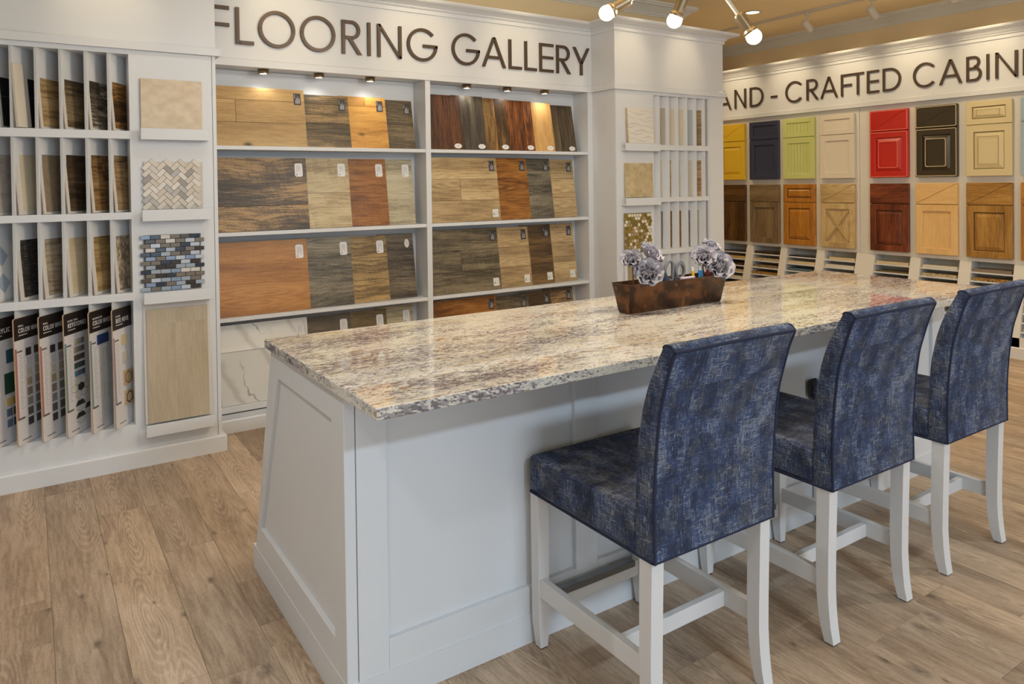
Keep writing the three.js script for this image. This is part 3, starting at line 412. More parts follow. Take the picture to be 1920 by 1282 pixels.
  const cards = [
    ['ACRYLIC', '', '#7a9a94', 'green and teal swatch card, first shown', [[0.21, 0.42, 0.1, 0.065, [46, 84, 92]], [0.2, 0.29, 0.13, 0.1, [36, 70, 52]], [0.17, 0.2, 0.05, 0.037, [196, 170, 100]], [0.235, 0.2, 0.05, 0.037, [150, 120, 40]], [0.17, 0.148, 0.05, 0.037, [92, 102, 122]], [0.235, 0.148, 0.05, 0.037, [70, 62, 40]], [0.17, 0.096, 0.05, 0.037, [96, 110, 132]], [0.235, 0.096, 0.05, 0.037, [40, 60, 62]]]],
    ['COLOR WHEEL', 'WALL', '#b77a74', 'salmon-edged grey swatch card COLOR WHEEL, first of two', grid(grey, 0.13, 0.084, 0.44, 0.0485, 0.05, 0.037)],
    ['COLOR WHEEL', 'WALL', '#b77a74', 'salmon-edged grey swatch card COLOR WHEEL, second of two', grid(grey, 0.13, 0.084, 0.44, 0.0485, 0.05, 0.037)],
    ['KEYSTONES', 'FLOOR | WALL', '#6f9aa2', 'blue-edged swatch card KEYSTONES with hexagons', [...[[186, 176, 152], [150, 140, 122], [96, 80, 62], [62, 84, 70], [92, 122, 132]].flatMap((c, i) => [[0.115, 0.46 - i * 0.04, 0.036, 0.028, c], [0.157, 0.46 - i * 0.04, 0.036, 0.028, mix(c, [60, 60, 80], 0.3)], [0.199, 0.46 - i * 0.04, 0.036, 0.028, mix(c, [40, 30, 40], 0.5)]])], (x) => { const hex = (cx, cy, r, f) => { x.beginPath(); for (let i = 0; i < 6; i++) x.lineTo(cx + r * 1.7 * Math.cos(i * 1.0472 + 0.52), cy + r * Math.sin(i * 1.0472 + 0.52)); x.closePath(); x.fillStyle = f; x.fill(); x.strokeStyle = '#8c8882'; x.lineWidth = 2; x.stroke(); }; hex(165, 440, 24, '#35322f'); for (let i = 0; i < 6; i++) hex(165 + 73 * Math.cos(i * 1.0472), 440 + 43 * Math.sin(i * 1.0472), 24, '#dcd8cc'); for (const [a, b] of [[150, 545], [252, 580], [150, 615]]) { hex(a, b, 36, '#dcd8cc'); x.fillStyle = '#3c3937'; x.beginPath(); for (const k of [3, 4, 5, 6]) x.lineTo(a + 58 * Math.cos(k * 1.0472), b + 33 * Math.sin(k * 1.0472)); x.fill(); } }],
    ['COLOR WHEEL', 'DECORATIVE', '#6f9aa2', 'blue-edged card COLOR WHEEL with white brick mosaics', [[0.155, 0.46, 0.14, 0.05, [40, 58, 104]], ...[0, 1, 2].map((i) => [0.11 + i * 0.038, 0.37, 0.035, 0.085, [196, 193, 188]]), ...[0, 1, 2].map((i) => [0.15, 0.308 - i * 0.032, 0.11, 0.028, [198, 195, 190]]), ...[0, 1, 2].map((i) => [0.114 + i * 0.038, 0.19, 0.035, 0.07, [190, 187, 180]]), ...[0, 1, 2].map((i) => [0.153, 0.135 - i * 0.032, 0.11, 0.028, [196, 193, 188]])]],
    ['BEE HIVE', 'FLOOR', '#9c8aa6', 'lilac-edged card BEE HIVE with hexagon tiles', [[0.13, 0.445, 0.06, 0.05, [190, 170, 132]], [0.135, 0.355, 0.06, 0.05, [188, 178, 164]], [0.16, 0.245, 0.1, 0.075, [176, 150, 114]], [0.165, 0.14, 0.1, 0.075, [178, 154, 120]]]],
  ];
  const hexRing = (r, w) => { const p = (q) => Array.from({ length: 6 }, (_, i) => [q * Math.cos(i * 1.0472 + 0.52), q * Math.sin(i * 1.0472 + 0.52)]); return extr(poly(p(r), [p(r - w)]), 0.001); };
  cards.forEach(([title, small, acc, desc, sw, draw], k) => {
    const fx = fins[k + 2], h = 0.612, w = 0.32, st = -0.07;
    const t = thing('swatch_card', `tall ${desc}, bottom of the left rack`, 'swatch card', [fx + 0.04, ROWS[3][0] + 0.002, ZL - 0.008], 'swatch cards in the bottom row'); t.rotation.order = 'YXZ'; t.rotation.y = TH; t.rotation.x = -0.022;
    const c = extr(rrect(w, h, 0.012), 0.006), f = extr(rrect(w - 0.001, h - 0.001, 0.0118), 0.0008), p = f.attributes.position, uv = f.attributes.uv; for (let i = 0; i < p.count; i++) uv.setXY(i, p.getX(i) / w + 0.5, p.getY(i) / h + 0.5);
    mesh('card', boxUV(c), kraft, t, [st + w / 2, h / 2, 0]); mesh('printed_face', f, cardTex(title, small, acc, draw), t, [st + w / 2, h / 2, 0.006]);
    for (const [a0, b, sw0, sh2, col] of sw) { const a = a0 * 0.74, sw2 = sw0 * 0.76; mesh('swatch', rbox(-sw2 / 2, sw2 / 2, -sh2 / 2, sh2 / 2, 0, title === 'BEE HIVE' ? 0.008 : 0.003, 0.001), M(col, 0.3), t, [st + a, b, 0.0068]); }
    if (k === 5) for (const [a, b, wd] of [[0.16, 0.245, 0.003], [0.165, 0.14, 0.006]]) mesh('hexagon_outline', hexRing(0.033, wd).scale(1.05, 1, 1), dark, t, [st + a * 0.74, b, 0.0149]);
  });
  // ledge column: tile, herringbone mosaic, glass mosaic, large tile
  const beige = MT(stoneTex(12, [188, 168, 139], [202, 185, 158], 9, 11, 1), 0.35);
  tag(mesh('beige_tile', rbox(0.507, 0.807, 1.768, 2.03, ZL + 0.004, ZL + 0.014, 0.0015), beige), 'plain beige stone tile on the top ledge of the left column', 'tile');
  const hb = thing('herringbone_mosaic', 'cream and grey herringbone mosaic sheet on the second ledge of the left column', 'mosaic', [0.66, 1.345, ZL + 0.006]);
  { const w = 0.0245, hbm = [[198, 188, 174], [206, 198, 188], [190, 178, 162], [146, 138, 130], [170, 164, 158]].map((c, i) => M(c, 0.35)); const gH = rbox(-w * 0.97, w * 0.97, -w * 0.47, w * 0.47, 0, 0.008, 0.001); srand(77);
    for (let n = -12; n < 14; n++) for (let m = -6; m < 7; m++) for (const [cx, cy, v] of [[1, 0.5, 0], [0.5, 2, 1]]) { const a = (cx + n + 4 * m) * w, b = (cy + n) * w, X = (a - b) * 0.7071, Y = (a + b) * 0.7071 + 0.13; const q = rnd(); if (Math.abs(X) > 0.142 || Y < 0.014 || Y > 0.25) continue; const o = mesh('mosaic_tile', gH, hbm[q < 0.4 ? 0 : q < 0.62 ? 1 : q < 0.78 ? 2 : q < 0.92 ? 3 : 4], hb, [X, Y, 0]); o.rotation.z = Math.PI / 4 + (v ? Math.PI / 2 : 0); }
    mesh('mesh_backing', box(-0.145, 0.145, 0.0, 0.25, -0.002, 0.001), M([190, 182, 170], 0.9), hb); }
  const gm = thing('glass_mosaic', 'blue grey and brown glass brick mosaic sheet on the third ledge of the left column', 'mosaic', [0.649, 0.912, ZL + 0.006]);
  { const pal = [[128, 146, 172], [196, 190, 182], [62, 58, 54], [176, 184, 196], [84, 76, 68], [150, 160, 172], [112, 104, 92], [54, 62, 74]].map((c, i) => M(c, [0.08, 0.3, 0.1, 0.08, 0.15, 0.08, 0.3, 0.08][i])); const tw = 0.0485, th = 0.0228, g = rbox(-tw / 2 + 0.0012, tw / 2 - 0.0012, -th / 2 + 0.0012, th / 2 - 0.0012, 0, 0.008, 0.0015); srand(31);
    for (let r = 0; r < 13; r++) for (let c = 0; c < 6; c++) { const off = r % 2 ? 0.012 : -0.012; mesh('mosaic_tile', g, pal[Math.floor(rnd() * 8)], gm, [(c - 2.5) * tw + off, th * (r + 0.5), 0]); }
    mesh('mesh_backing', box(-0.14, 0.14, 0, th * 13, -0.002, 0.001), M([96, 92, 88], 0.9), gm); }
  const lt = thing('large_tile', 'tall plain greige floor tile framed in white on the lowest ledge of the left column', 'tile', [0.664, 0.22, ZL + 0.028]); lt.rotation.x = -0.035;
  mesh('backing_board', rbox(-0.164, 0.164, 0, 0.627, -0.012, 0, 0.001), mdf, lt); mesh('tile', boxUV(rbox(-0.15, 0.15, 0.003, 0.598, 0.0002, 0.008, 0.001), 0.2, 0.01, true), MT(woodTex(71, [156, 142, 118], [174, 160, 136], [186, 174, 152], { contrast: 0.6, streak: 4 }), 0.45), lt).userData.label = 'greige tile';
}
{
  const u = thing('tile_cabinet', 'white tile cabinet at the partition end with slots and ledges', 'cabinet', [0, 0, 0]);
  const fins = [4.276, 4.382, 4.486, 4.593, 4.7, 4.806];
  rackBody(u, -1, fins, [XC0, 4.195], [4.195, 4.828]);
  mesh('end_column', rbox(4.828, XC1, 0, 2.178, ZA, ZL, 0.0015), paint, u);
  mesh('column_trim', [rbox(3.792, 3.81, 0.08, 2.176, ZL, ZL + 0.006, 0.001), rbox(4.838, 4.846, 0.08, 2.176, ZL, ZL + 0.005, 0.001)], paint, u);
  mesh('baseboard', sweep([[XC0, ZH], [XC0, ZL], [XC1, ZL], [XC1, ZA]], [[-0.002, 0], [0.022, 0], [0.022, 0.082], [0.016, 0.09], [-0.002, 0.09]]), paint, u);
  for (const y of [1.757, 1.332, 0.905]) ledgeShelf(u, 3.845, 4.215, y);
  // wavy white tile, beige tile, penny mosaic
  { const g = new THREE.PlaneGeometry(0.27, 0.275, 24, 60); const p = g.attributes.position; for (let i = 0; i < p.count; i++) { const x = p.getX(i), y = p.getY(i), ph = (y + 0.018 * Math.sin(x * 24 + Math.floor(y / 0.052) * 1.7)) / 0.052; p.setZ(i, 0.010 + 0.006 * Math.pow(1 - (ph - Math.floor(ph)), 1.0)); } g.computeVertexNormals();
    const t = thing('wave_tile', 'white tile with rippled wave relief on the top ledge of the tile cabinet', 'tile', [4.03, 1.762, ZL + 0.024]); t.rotation.x = -0.07; mesh('tile_face', boxUV(g), M([208, 202, 190], 0.4), t, [0, 0.137, 0]); mesh('tile_body', rbox(-0.135, 0.135, 0, 0.275, -0.006, 0.0095, 0.001), M([190, 160, 122], 0.7), t); }
  const bt = mesh('beige_tile', rbox(-0.148, 0.148, 0, 0.268, 0, 0.009, 0.001), MT(stoneTex(14, [166, 147, 108], [192, 173, 136], 9, 9, 1), 0.4)); bt.position.set(4.022, 1.338, ZL + 0.008); bt.rotation.x = -0.02; tag(bt, 'golden beige stone tile on the second ledge of the tile cabinet', 'tile');
  { const t = thing('penny_mosaic', 'olive gold and white penny mosaic sheet above the flower trough', 'mosaic', [4.006, 0.908, ZL + 0.012]); mesh('mesh_backing', box(-0.142, 0.142, 0, 0.308, -0.004, 0.001), M([128, 112, 62], 0.7), t);
    const base = new THREE.CylinderGeometry(0.0135, 0.0142, 0.004, 6); base.rotateX(Math.PI / 2); const gs = []; srand(55); for (let r = 0; r < 12; r++) for (let c = 0; c < 10; c++) { const g = base.toNonIndexed().translate((c - 4.5) * 0.0285 + (r % 2 ? 0.007 : -0.007), 0.016 + r * 0.0249, 0.0025); const q = rnd(), col = alb(q < 0.28 ? [212, 204, 186] : q < 0.45 ? [164, 136, 98] : q < 0.7 ? [136, 114, 46] : [112, 96, 38]); const n = g.attributes.position.count, ca = new Float32Array(n * 3); for (let i = 0; i < n; i++) ca.set([col.r, col.g, col.b], i * 3); g.setAttribute('color', new THREE.BufferAttribute(ca, 3)); gs.push(g); }
    mesh('penny_tiles', mergeGeometries(gs), new THREE.MeshStandardMaterial({ vertexColors: true, roughness: 0.25 }), t).userData.kind = 'stuff'; }
  const mir = M([170, 168, 166], 0.08, { metalness: 0.7 }), T = { white: M([206, 202, 194], 0.25), grey: M([172, 162, 146], 0.35), lattice: M([168, 174, 176], 0.2), brown: MT(woodTex(81, [104, 84, 54], [140, 116, 80], [164, 142, 104], {}), 0.4), marble: M([196, 188, 170], 0.3), tan: MT(woodTex(82, [130, 98, 56], [168, 136, 90], [186, 158, 116], {}), 0.4), mirror: mir, bronzeT: M([150, 118, 76], 0.15, { metalness: 0.4 }), cream: M([200, 190, 170], 0.3) };
  const rows = [
    [['white', 'glossy white', 2], ['grey', 'warm grey', 2], ['cream', 'ivory', 1], ['cream', 'cream', 1], ['lattice', 'blue grey lattice-patterned', 3], ['brown', 'brown chevron', 2]],
    [['white', 'white ridge', 1], ['cream', 'pale ivory', 1], ['tan', 'light tan', 1], ['cream', 'eggshell', 1], ['marble', 'cream brick marble', 4], ['tan', 'tan brick', 4]],
    [['grey', 'plain grey', 1], ['mirror', 'mirrored glass', 1], ['bronzeT', 'bronze glass', 2], ['bronzeT', 'copper glass', 2], ['mirror', 'silver glass', 3], ['grey', 'smoky grey', 2]],
  ];
  rows.forEach((list, r) => list.forEach(([m, d, n], k) => slotBoard('tile_sample', `${d} tile board, ${ORD[k]} slot of the ${['top', 'second', 'third'][r]} row, tile cabinet`, -1, fins[k], ROWS[r][0], { face: T[m], pieces: n, start: r === 0 ? 0.008 : r === 1 ? (k > 3 ? 0.012 : 0.04) : 0.035, w: 0.2, off: 0.026, lean: 0.04, border: 0.004, h: r === 0 ? 0.31 : 0.325 })));
  const fb = thing('framed_sample', 'plain taupe sample board in a white frame behind the flower trough', 'tile sample', [4.0, 0.5, ZL + 0.006]);
  mesh('frame', boxUV(extr(poly(rectPts(-0.14, 0.14, 0, 0.34), [rectPts(-0.118, 0.118, 0.02, 0.318)]), 0.018, 0.002)), paint, fb); mesh('panel', box(-0.12, 0.12, 0.018, 0.32, 0.002, 0.008), M([150, 134, 108], 0.6), fb);
}

// ------------------------------------------------------------------ the cabinet door wall
const doorNames = ['yellow', 'navy', 'lime green', 'white', 'red', 'black', 'cream', 'pale blue'];
const doorZ = [[-5.815, -5.448], [-5.383, -5.003], [-4.947, -4.572], [-4.507, -4.139], [-3.98, -3.614], [-3.547, -3.187], [-3.117, -2.763], [-2.7, -2.34]];
{
  const XP = 6.778;
  const w = structGroup('wall_panel', 'white wall panels carrying two rows of cabinet door samples');
  mesh('panel', rbox(XP, XR, 0.7425, 2.1565, -6.6, -4.107, 0.002), paintB, w); mesh('panel', rbox(XP, XR, 0.7425, 2.1565, -4.103, 0.5, 0.002), paintB, w);
  const ws = (s, d, m, l, o) => MT(woodTex(s, d, m, l, o), 0.38);
  const S = { yellow: M([206, 168, 44], 0.4), navy: M([50, 54, 74], 0.42), lime: M([186, 190, 120], 0.45), white: M([206, 196, 178], 0.42), red: M([178, 36, 28], 0.3), black: M([54, 44, 26], 0.28), cream: M([200, 184, 142], 0.4), blue: M([150, 170, 184], 0.4),
    espresso: ws(91, [40, 22, 12], [72, 46, 20], [104, 74, 34], { contrast: 0.9 }), grayBrown: ws(92, [84, 68, 46], [112, 92, 66], [132, 112, 84], { contrast: 0.7 }), spice: ws(93, [128, 80, 26], [166, 110, 40], [186, 132, 58], { contrast: 0.7 }), driftOak: ws(94, [148, 124, 84], [182, 156, 110], [200, 176, 132], { cath: 2, contrast: 0.7 }), cherry: ws(95, [66, 28, 14], [102, 48, 26], [132, 70, 38], { contrast: 0.9 }), maple: ws(96, [196, 154, 98], [212, 174, 116], [224, 190, 138], { contrast: 0.5 }), oakBrown: ws(97, [112, 78, 28], [150, 108, 48], [172, 132, 70], { contrast: 0.8 }),
    wornRed: M([226, 120, 104], 0.4), wornBlk: M([206, 186, 146], 0.4), glaze: M([112, 96, 66], 0.6), glazeDk: M([70, 40, 16], 0.5) };
  const ring = (wd, h, r, t) => { const o = rrect(wd, h, r), i = rrect(wd - 2 * t, h - 2 * t, Math.max(0.001, r - t * 0.4)); o.holes.push(new THREE.Path(i.getPoints(8))); return extr(o, 0.0012); };
  const frameG = (wd, h, f, top = f) => boxUV(extr(poly(rectPts(-wd / 2, wd / 2, -h / 2, h / 2), [rectPts(-wd / 2 + f, wd / 2 - f, -h / 2 + f, h / 2 - top)]), 0.02, 0.003), 0.3, 0.3, true);
  const raisedG = (wd, h, b) => { const g = new THREE.ExtrudeGeometry(poly(rectPts(-wd / 2 + b, wd / 2 - b, -h / 2 + b, h / 2 - b)), { depth: 0.002, bevelEnabled: true, bevelSize: b, bevelThickness: 0.011, bevelSegments: 1 }); return boxUV(g, 0.36, 0.3, true); };
  function front(parent, name, kind, wd, h, y, m, o) {     // one drawer or door front, its face towards local +z
    const f = Math.min(0.058, h * 0.24); let part;
    if (kind === 'slab') part = mesh(name, boxUV(extr(rrect(wd, h, 0.003), 0.022, 0.005, 2), 0.3, 0.3, name === 'door'), m, parent, [0, y, 0.018]);
    else {
      part = mesh(name, frameG(wd, h, f), m, parent, [0, y, 0.018]); const iw = wd - 2 * f, ih = h - 2 * f;
      if (kind === 'shaker' || kind === 'X') mesh('panel', boxUV(box(-iw / 2 - 0.004, iw / 2 + 0.004, -ih / 2 - 0.004, ih / 2 + 0.004, 0.002, 0.007), 0.4, 0.25, true), o.panel || m, part);
      if (kind === 'X') for (const s of [-1, 1]) { const L = Math.hypot(iw, ih); const g = boxUV(new THREE.BoxGeometry(L - 0.03, 0.02, 0.012), 0.3, 0.3); g.rotateZ(s * Math.atan2(ih, iw)); mesh('cross_bar', g, m, part, [0, 0, 0.0135 + s * 0.0002]); }
      if (kind === 'bead') { const n = 7, bw = iw / n; for (let i = 0; i < n; i++) mesh('bead', rbox(-iw / 2 + i * bw + 0.0012, -iw / 2 + (i + 1) * bw - 0.0012, -ih / 2 - 0.002, ih / 2 + 0.002, 0.003, 0.0105, 0.002), m, part); }
      if (kind === 'raised') { mesh('panel', box(-iw / 2 - 0.004, iw / 2 + 0.004, -ih / 2 - 0.004, ih / 2 + 0.004, 0.002, 0.0055), o.groove || m, part); const rp = mesh('raised_panel', raisedG(iw - 0.012, ih - 0.012, h < 0.25 ? 0.018 : 0.03), m, part, [0, 0, 0.0055]); if (o.worn && h > 0.25) mesh('worn_edge', ring(iw - 0.066, ih - 0.066, 0.014, 0.005), o.worn, part, [0, 0, 0.0296]); if (o.inner) mesh('glaze_line', boxUV(extr(poly(rectPts(-iw / 2 + 0.04, iw / 2 - 0.04, -ih / 2 + (h < 0.25 ? 0.026 : 0.04), ih / 2 - (h < 0.25 ? 0.026 : 0.04)), [rectPts(-iw / 2 + 0.0425, iw / 2 - 0.0425, -ih / 2 + (h < 0.25 ? 0.0285 : 0.0425), ih / 2 - (h < 0.25 ? 0.0285 : 0.0425))]), 0.0008)), o.inner, part, [0, 0, 0.0296]); }
    }
    if (o.worn) mesh('worn_edge', ring(wd - 0.012, h - 0.012, 0.012, 0.005), o.worn, part, [0, 0, 0.022]);
    return part;
  }
  const D = [
    [0, 0, 'yellow', 'slab', 'raised', {}, 'bright yellow raised-panel'], [1, 0, 'navy', 'shaker', 'shaker', {}, 'dark navy shaker'], [2, 0, 'lime', 'bead', 'bead', {}, 'lime green beadboard'], [3, 0, 'white', 'shaker', 'shaker', {}, 'off-white shaker'], [4, 0, 'red', 'slab', 'raised', { worn: S.wornRed }, 'bright red rubbed-edge'], [5, 0, 'black', 'slab', 'raised', { worn: S.wornBlk }, 'black rubbed-edge'], [6, 0, 'cream', 'raised', 'raised', { inner: S.glaze, groove: S.glaze }, 'glazed cream raised-panel'], [7, 0, 'blue', 'slab', 'shaker', {}, 'pale blue'],
    [0, 1, 'espresso', 'slab', 'slab', {}, 'dark espresso flat'], [1, 1, 'grayBrown', 'slab', 'shaker', {}, 'grey brown stained shaker'], [2, 1, 'spice', 'raised', 'raised', { groove: S.glazeDk }, 'amber glazed raised-panel'], [3, 1, 'driftOak', 'slab', 'X', {}, 'pale oak barn-style crossed'], [4, 1, 'cherry', 'slab', 'raised', { groove: S.glazeDk }, 'deep red cherry raised-panel'], [5, 1, 'maple', 'slab', 'shaker', {}, 'light maple shaker'], [6, 1, 'oakBrown', 'slab', 'raised', { groove: S.glazeDk }, 'olive brown raised-panel'], [7, 1, 'spice', 'slab', 'shaker', {}, 'amber shaker'],
  ];
  for (const [c, row, mk, dk, kk, o, desc] of D) {
    const [z0, z1] = doorZ[c], W = z1 - z0, yb = row ? 0.781 : 1.473, yt = row ? 1.417 : 2.106, gap = row ? 1.226 : 1.907;
    const t = thing('cabinet_door_sample', `${desc} cabinet door sample with drawer front in the ${row ? 'lower' : 'upper'} row`, 'cabinet door', [XP, yb, (z0 + z1) / 2], 'cabinet door samples on the right wall'); t.rotation.y = -Math.PI / 2;
    mesh('backing_box', box(-W / 2 + 0.004, W / 2 - 0.002, 0.003, yt - yb - 0.003, 0, 0.019), S[mk], t);
    front(t, 'drawer_front', dk, W, yt - gap - 0.003, (yt + gap + 0.003) / 2 - yb, S[mk], o); front(t, 'door', kk, W, gap - 0.003 - yb, (gap - 0.003 - yb) / 2, S[mk], o);
  }
  // slanted bins below with stone samples on thin shelves
  const bin = thing('sample_bin_cabinet', 'white slanted cabinet of open stone sample bins along the right wall', 'cabinet', [0, 0, 0]);
  const slots = doorZ.map(([a, b]) => [a + 0.03, b + 0.004]), fx = (y) => 6.632 + 0.138 * (y - 0.165) / 0.577;
  const edges = [[-6.6, slots[0][0]], ...slots.slice(0, -1).map((s, i) => [s[1], slots[i + 1][0]]), [slots[7][1], 0.5]];
  for (const [a, b] of edges) { const g = extr(poly([[-XR, 0.742], [-XR, 0.09], [-6.632, 0.09], [-6.632, 0.165], [-6.77, 0.742]].map(([x, y]) => [x, y])), b - a); g.scale(-1, 1, 1); const idx = g.index; const pos = g.index ? g.toNonIndexed() : g; const pa = pos.attributes.position; for (let i = 0; i < pa.count; i += 3) { const v = [0, 1, 2].map((k) => [pa.getX(i + k), pa.getY(i + k), pa.getZ(i + k)]); [v[0], v[2], v[1]].forEach((q, k) => pa.setXYZ(i + k, ...q)); } pos.computeVertexNormals(); pos.translate(0, 0, a); mesh('divider', boxUV(pos), paintB, bin); }
  mesh('bin_back', box(6.93, XR, 0.09, 0.742, -6.6, 0.5), paintB, bin);
  mesh('bottom_rail', box(6.632, XR, 0.06, 0.167, -6.6, 0.5), paintB, bin);
  mesh('baseboard', sweep([[6.632, -6.6], [6.632, 0.5]], [[-0.01, 0], [0.02, 0], [0.02, 0.084], [0.014, 0.091], [-0.01, 0.091]]), paintB, bin);
  const sy = Array.from({ length: 7 }, (_, i) => 0.655 - i * 0.0735);
  for (const [a, b] of slots) for (const y of sy) { const x0 = fx(y) + 0.008; mesh('bin_shelf', box(x0, 6.93, y - 0.012, y, a, b), paint, bin); }
  const ST = { blk: ['black polished', M([34, 30, 28], 0.2)], drk: ['dark brown speckled', MT(speckTex(1, [[28, 22, 18], [52, 40, 28], [34, 28, 22], [112, 88, 56]]), 0.25)], bei: ['beige speckled', MT(speckTex(2, [[92, 76, 54], [182, 162, 126], [200, 182, 148], [150, 130, 98]]), 0.25)], brn: ['brown speckled', MT(speckTex(3, [[60, 48, 34], [138, 118, 88], [104, 86, 60], [168, 148, 112]]), 0.25)], gld: ['golden brown', MT(speckTex(4, [[78, 50, 20], [142, 104, 50], [186, 150, 90], [112, 78, 34]]), 0.25)], tel: ['teal grey', MT(speckTex(5, [[36, 48, 54], [70, 92, 100], [112, 130, 134], [48, 62, 70]]), 0.25)], crm: ['plain cream', M([196, 180, 146], 0.3)], tan: ['golden tan', M([176, 146, 92], 0.3)], olv: ['olive brown', M([98, 84, 50], 0.3)], tpe: ['taupe grey', M([128, 112, 94], 0.3)], wht: ['off-white', M([202, 194, 178], 0.3)] };
  const lists = [['blk', 'tan', 'drk', 'bei', 'wht', 'brn'], ['drk', 'bei', 'brn', 'gld', 'crm'], ['blk', 'crm', 'tel', 'olv'], ['crm', 'wht', 'olv', 'tan'], ['crm', 'olv', 'bei'], ['wht', 'bei', 'tan'], ['tpe', 'gld', 'bei', '', '', 'blk', 'brn'], ['blk', 'brn', 'crm', 'tpe', 'bei', 'gld', 'crm']];
  lists.forEach((l, c) => l.forEach((k, i) => {
    if (!k) return; const [a, b] = slots[c], y = sy[i], h = k === 'olv' || k === 'blk' ? 0.012 : 0.026, x0 = fx(y) + 0.012 + (i % 3) * 0.004, d = c === 3 && i === 0 ? 0.05 : 0.018;
    tag(mesh('stone_sample', rbox(x0, x0 + 0.16, y + 0.0005, y + h, a + d, b - 0.018, 0.0015), ST[k][1]), `${ST[k][0]} stone slab, ${ORD[i]} down in the bin below the ${doorNames[c]} door`, 'stone sample', 'stone slabs in the slanted bins');
  }));
}

// ------------------------------------------------------------------ letters of the two headers
{
  const t = 0.099;
  const seg = (x0, y0, x1, y1, w = t) => { const dx = x1 - x0, dy = y1 - y0, l = Math.hypot(dx, dy), nx = -dy / l * w / 2, ny = dx / l * w / 2; return [[x0 + nx, y0 + ny], [x0 - nx, y0 - ny], [x1 - nx, y1 - ny], [x1 + nx, y1 + ny]]; };
  const arc = (cx, cy, rx, ry, a0, a1, w = t) => { const n = 40, o = [], i = []; for (let k = 0; k <= n; k++) { const a = a0 + (a1 - a0) * k / n; o.push([cx + rx * Math.cos(a), cy + ry * Math.sin(a)]); i.push([cx + (rx - w) * Math.cos(a), cy + (ry - w) * Math.sin(a)]); } return [...o, ...i.reverse()]; };
  const PI = Math.PI, V = (x, y0 = 0, y1 = 1) => [[x, y0], [x + t, y0], [x + t, y1], [x, y1]], Hh = (x0, x1, y) => [[x0, y], [x1, y], [x1, y + t], [x0, y + t]];
  const quad = (a, b, c, d) => [a, b, c, d];
  const G = { // each glyph: (w) => polygons; height 1, width w
    F: (w) => [V(0), Hh(t, w, 1 - t), Hh(t, w, 0.44)], L: (w) => [V(0), Hh(t, w, 0)], E: (w) => [V(0), Hh(t, w, 1 - t), Hh(t, w * 0.98, 0.46), Hh(t, w, 0)], I: () => [V(0)], T: (w) => [V(w / 2 - t / 2, 0, 1 - t), Hh(0, w, 1 - t)],
    H: (w) => [V(0), V(w - t), Hh(t, w - t, 0.46)], N: (w) => [V(0), V(w - t), quad([0, 1], [t, 1], [w, 0], [w - t, 0])], O: (w) => [arc(w / 2, 0.5, w / 2, 0.52, 0, PI), arc(w / 2, 0.5, w / 2, 0.52, PI, 2 * PI)],
    C: (w) => [arc(w * 0.53, 0.5, w * 0.53, 0.52, 0.72, 2 * PI - 0.72)], G: (w) => [arc(w * 0.5, 0.5, w * 0.5, 0.52, 0.72, 2 * PI - 0.02), Hh(w * 0.52, w, 0.42)],
    D: (w) => [V(0), Hh(t, w * 0.4, 0), Hh(t, w * 0.4, 1 - t), arc(w * 0.4, 0.5, w * 0.6, 0.5, -PI / 2, PI / 2)], R: (w) => [V(0), Hh(t, w * 0.5, 1 - t), Hh(t, w * 0.5, 0.44), arc(w * 0.5, 0.72, w * 0.42, 0.28, -PI / 2, PI / 2), quad([w * 0.3, 0.45], [w * 0.3 + t * 1.3, 0.45], [w, 0], [w - t * 1.3, 0])],
    B: (w) => [V(0), Hh(t, w * 0.5, 1 - t), Hh(t, w * 0.55, 0.46), Hh(t, w * 0.55, 0), arc(w * 0.5, 0.76, w * 0.4, 0.24, -PI / 2, PI / 2), arc(w * 0.55, 0.288, w * 0.45, 0.288, -PI / 2, PI / 2)],
    A: (w) => [quad([0, 0], [t * 1.05, 0], [w / 2 + t * 0.5, 1], [w / 2 - t * 0.5, 1]), quad([w - t * 1.05, 0], [w, 0], [w / 2 + t * 0.5, 1], [w / 2 - t * 0.5, 1]), Hh(w * 0.24, w * 0.76, 0.28)],
    Y: (w) => [V(w / 2 - t / 2, 0, 0.45), quad([0, 1], [w / 2 - t * 0.5, 0.4], [w / 2 + t * 0.5, 0.45], [t * 1.15, 1]), quad([w - t * 1.15, 1], [w / 2 - t * 0.5, 0.45], [w / 2 + t * 0.5, 0.4], [w, 1])], '-': (w) => [Hh(0, w, 0.34)],
  };
  const letter = (ch, width, H) => merge(G[ch](width / H).map((p) => { const a = p.reduce((s, q, i) => { const r = p[(i + 1) % p.length]; return s + q[0] * r[1] - r[0] * q[1]; }, 0); const g = extr(poly((a < 0 ? [...p].reverse() : p).map(([x, y]) => [x * H, y * H])), 0.014, 0.0012); return boxUV(g); }));
  const HA = 0.218, HB = 0.215;
  const ord = (i, n) => n === 1 ? 'only' : ['first', 'second', 'third'][i];
  const put = (list, words, place) => { let li = 0; for (const word of words) { const cnt = {}; for (const ch of word) cnt[ch] = (cnt[ch] || 0) + 1; const seen = {}; for (const ch of word) { const it = list[li++]; if (!it) return; const k = seen[ch] || 0; seen[ch] = k + 1; place(ch, it, ch === '-' ? 'dark bronze hyphen between HAND and CRAFTED on the white header' : `dark bronze letter ${ch}, ${ord(k, cnt[ch])} ${ch} in the word ${word}`); } } };
  put([[0.902, 1.02], [1.056, 1.161], [1.188, 1.411], [1.443, 1.669], [1.712, 1.848], [1.887, 1.913], [1.957, 2.131], [2.171, 2.402], [2.516, 2.745], [2.765, 2.969], [2.996, 3.111], [3.138, 3.248], [3.275, 3.406], [3.436, 3.575], [3.598, 3.764]], ['FLOORING', 'GALLERY'], (ch, [a, b], label) => { const m = mesh('sign_letter', letter(ch, b - a, HA), bronze, null, [a, 2.307, ZH + 0.004]); tag(m, label, 'letter', 'letters of the flooring sign'); });
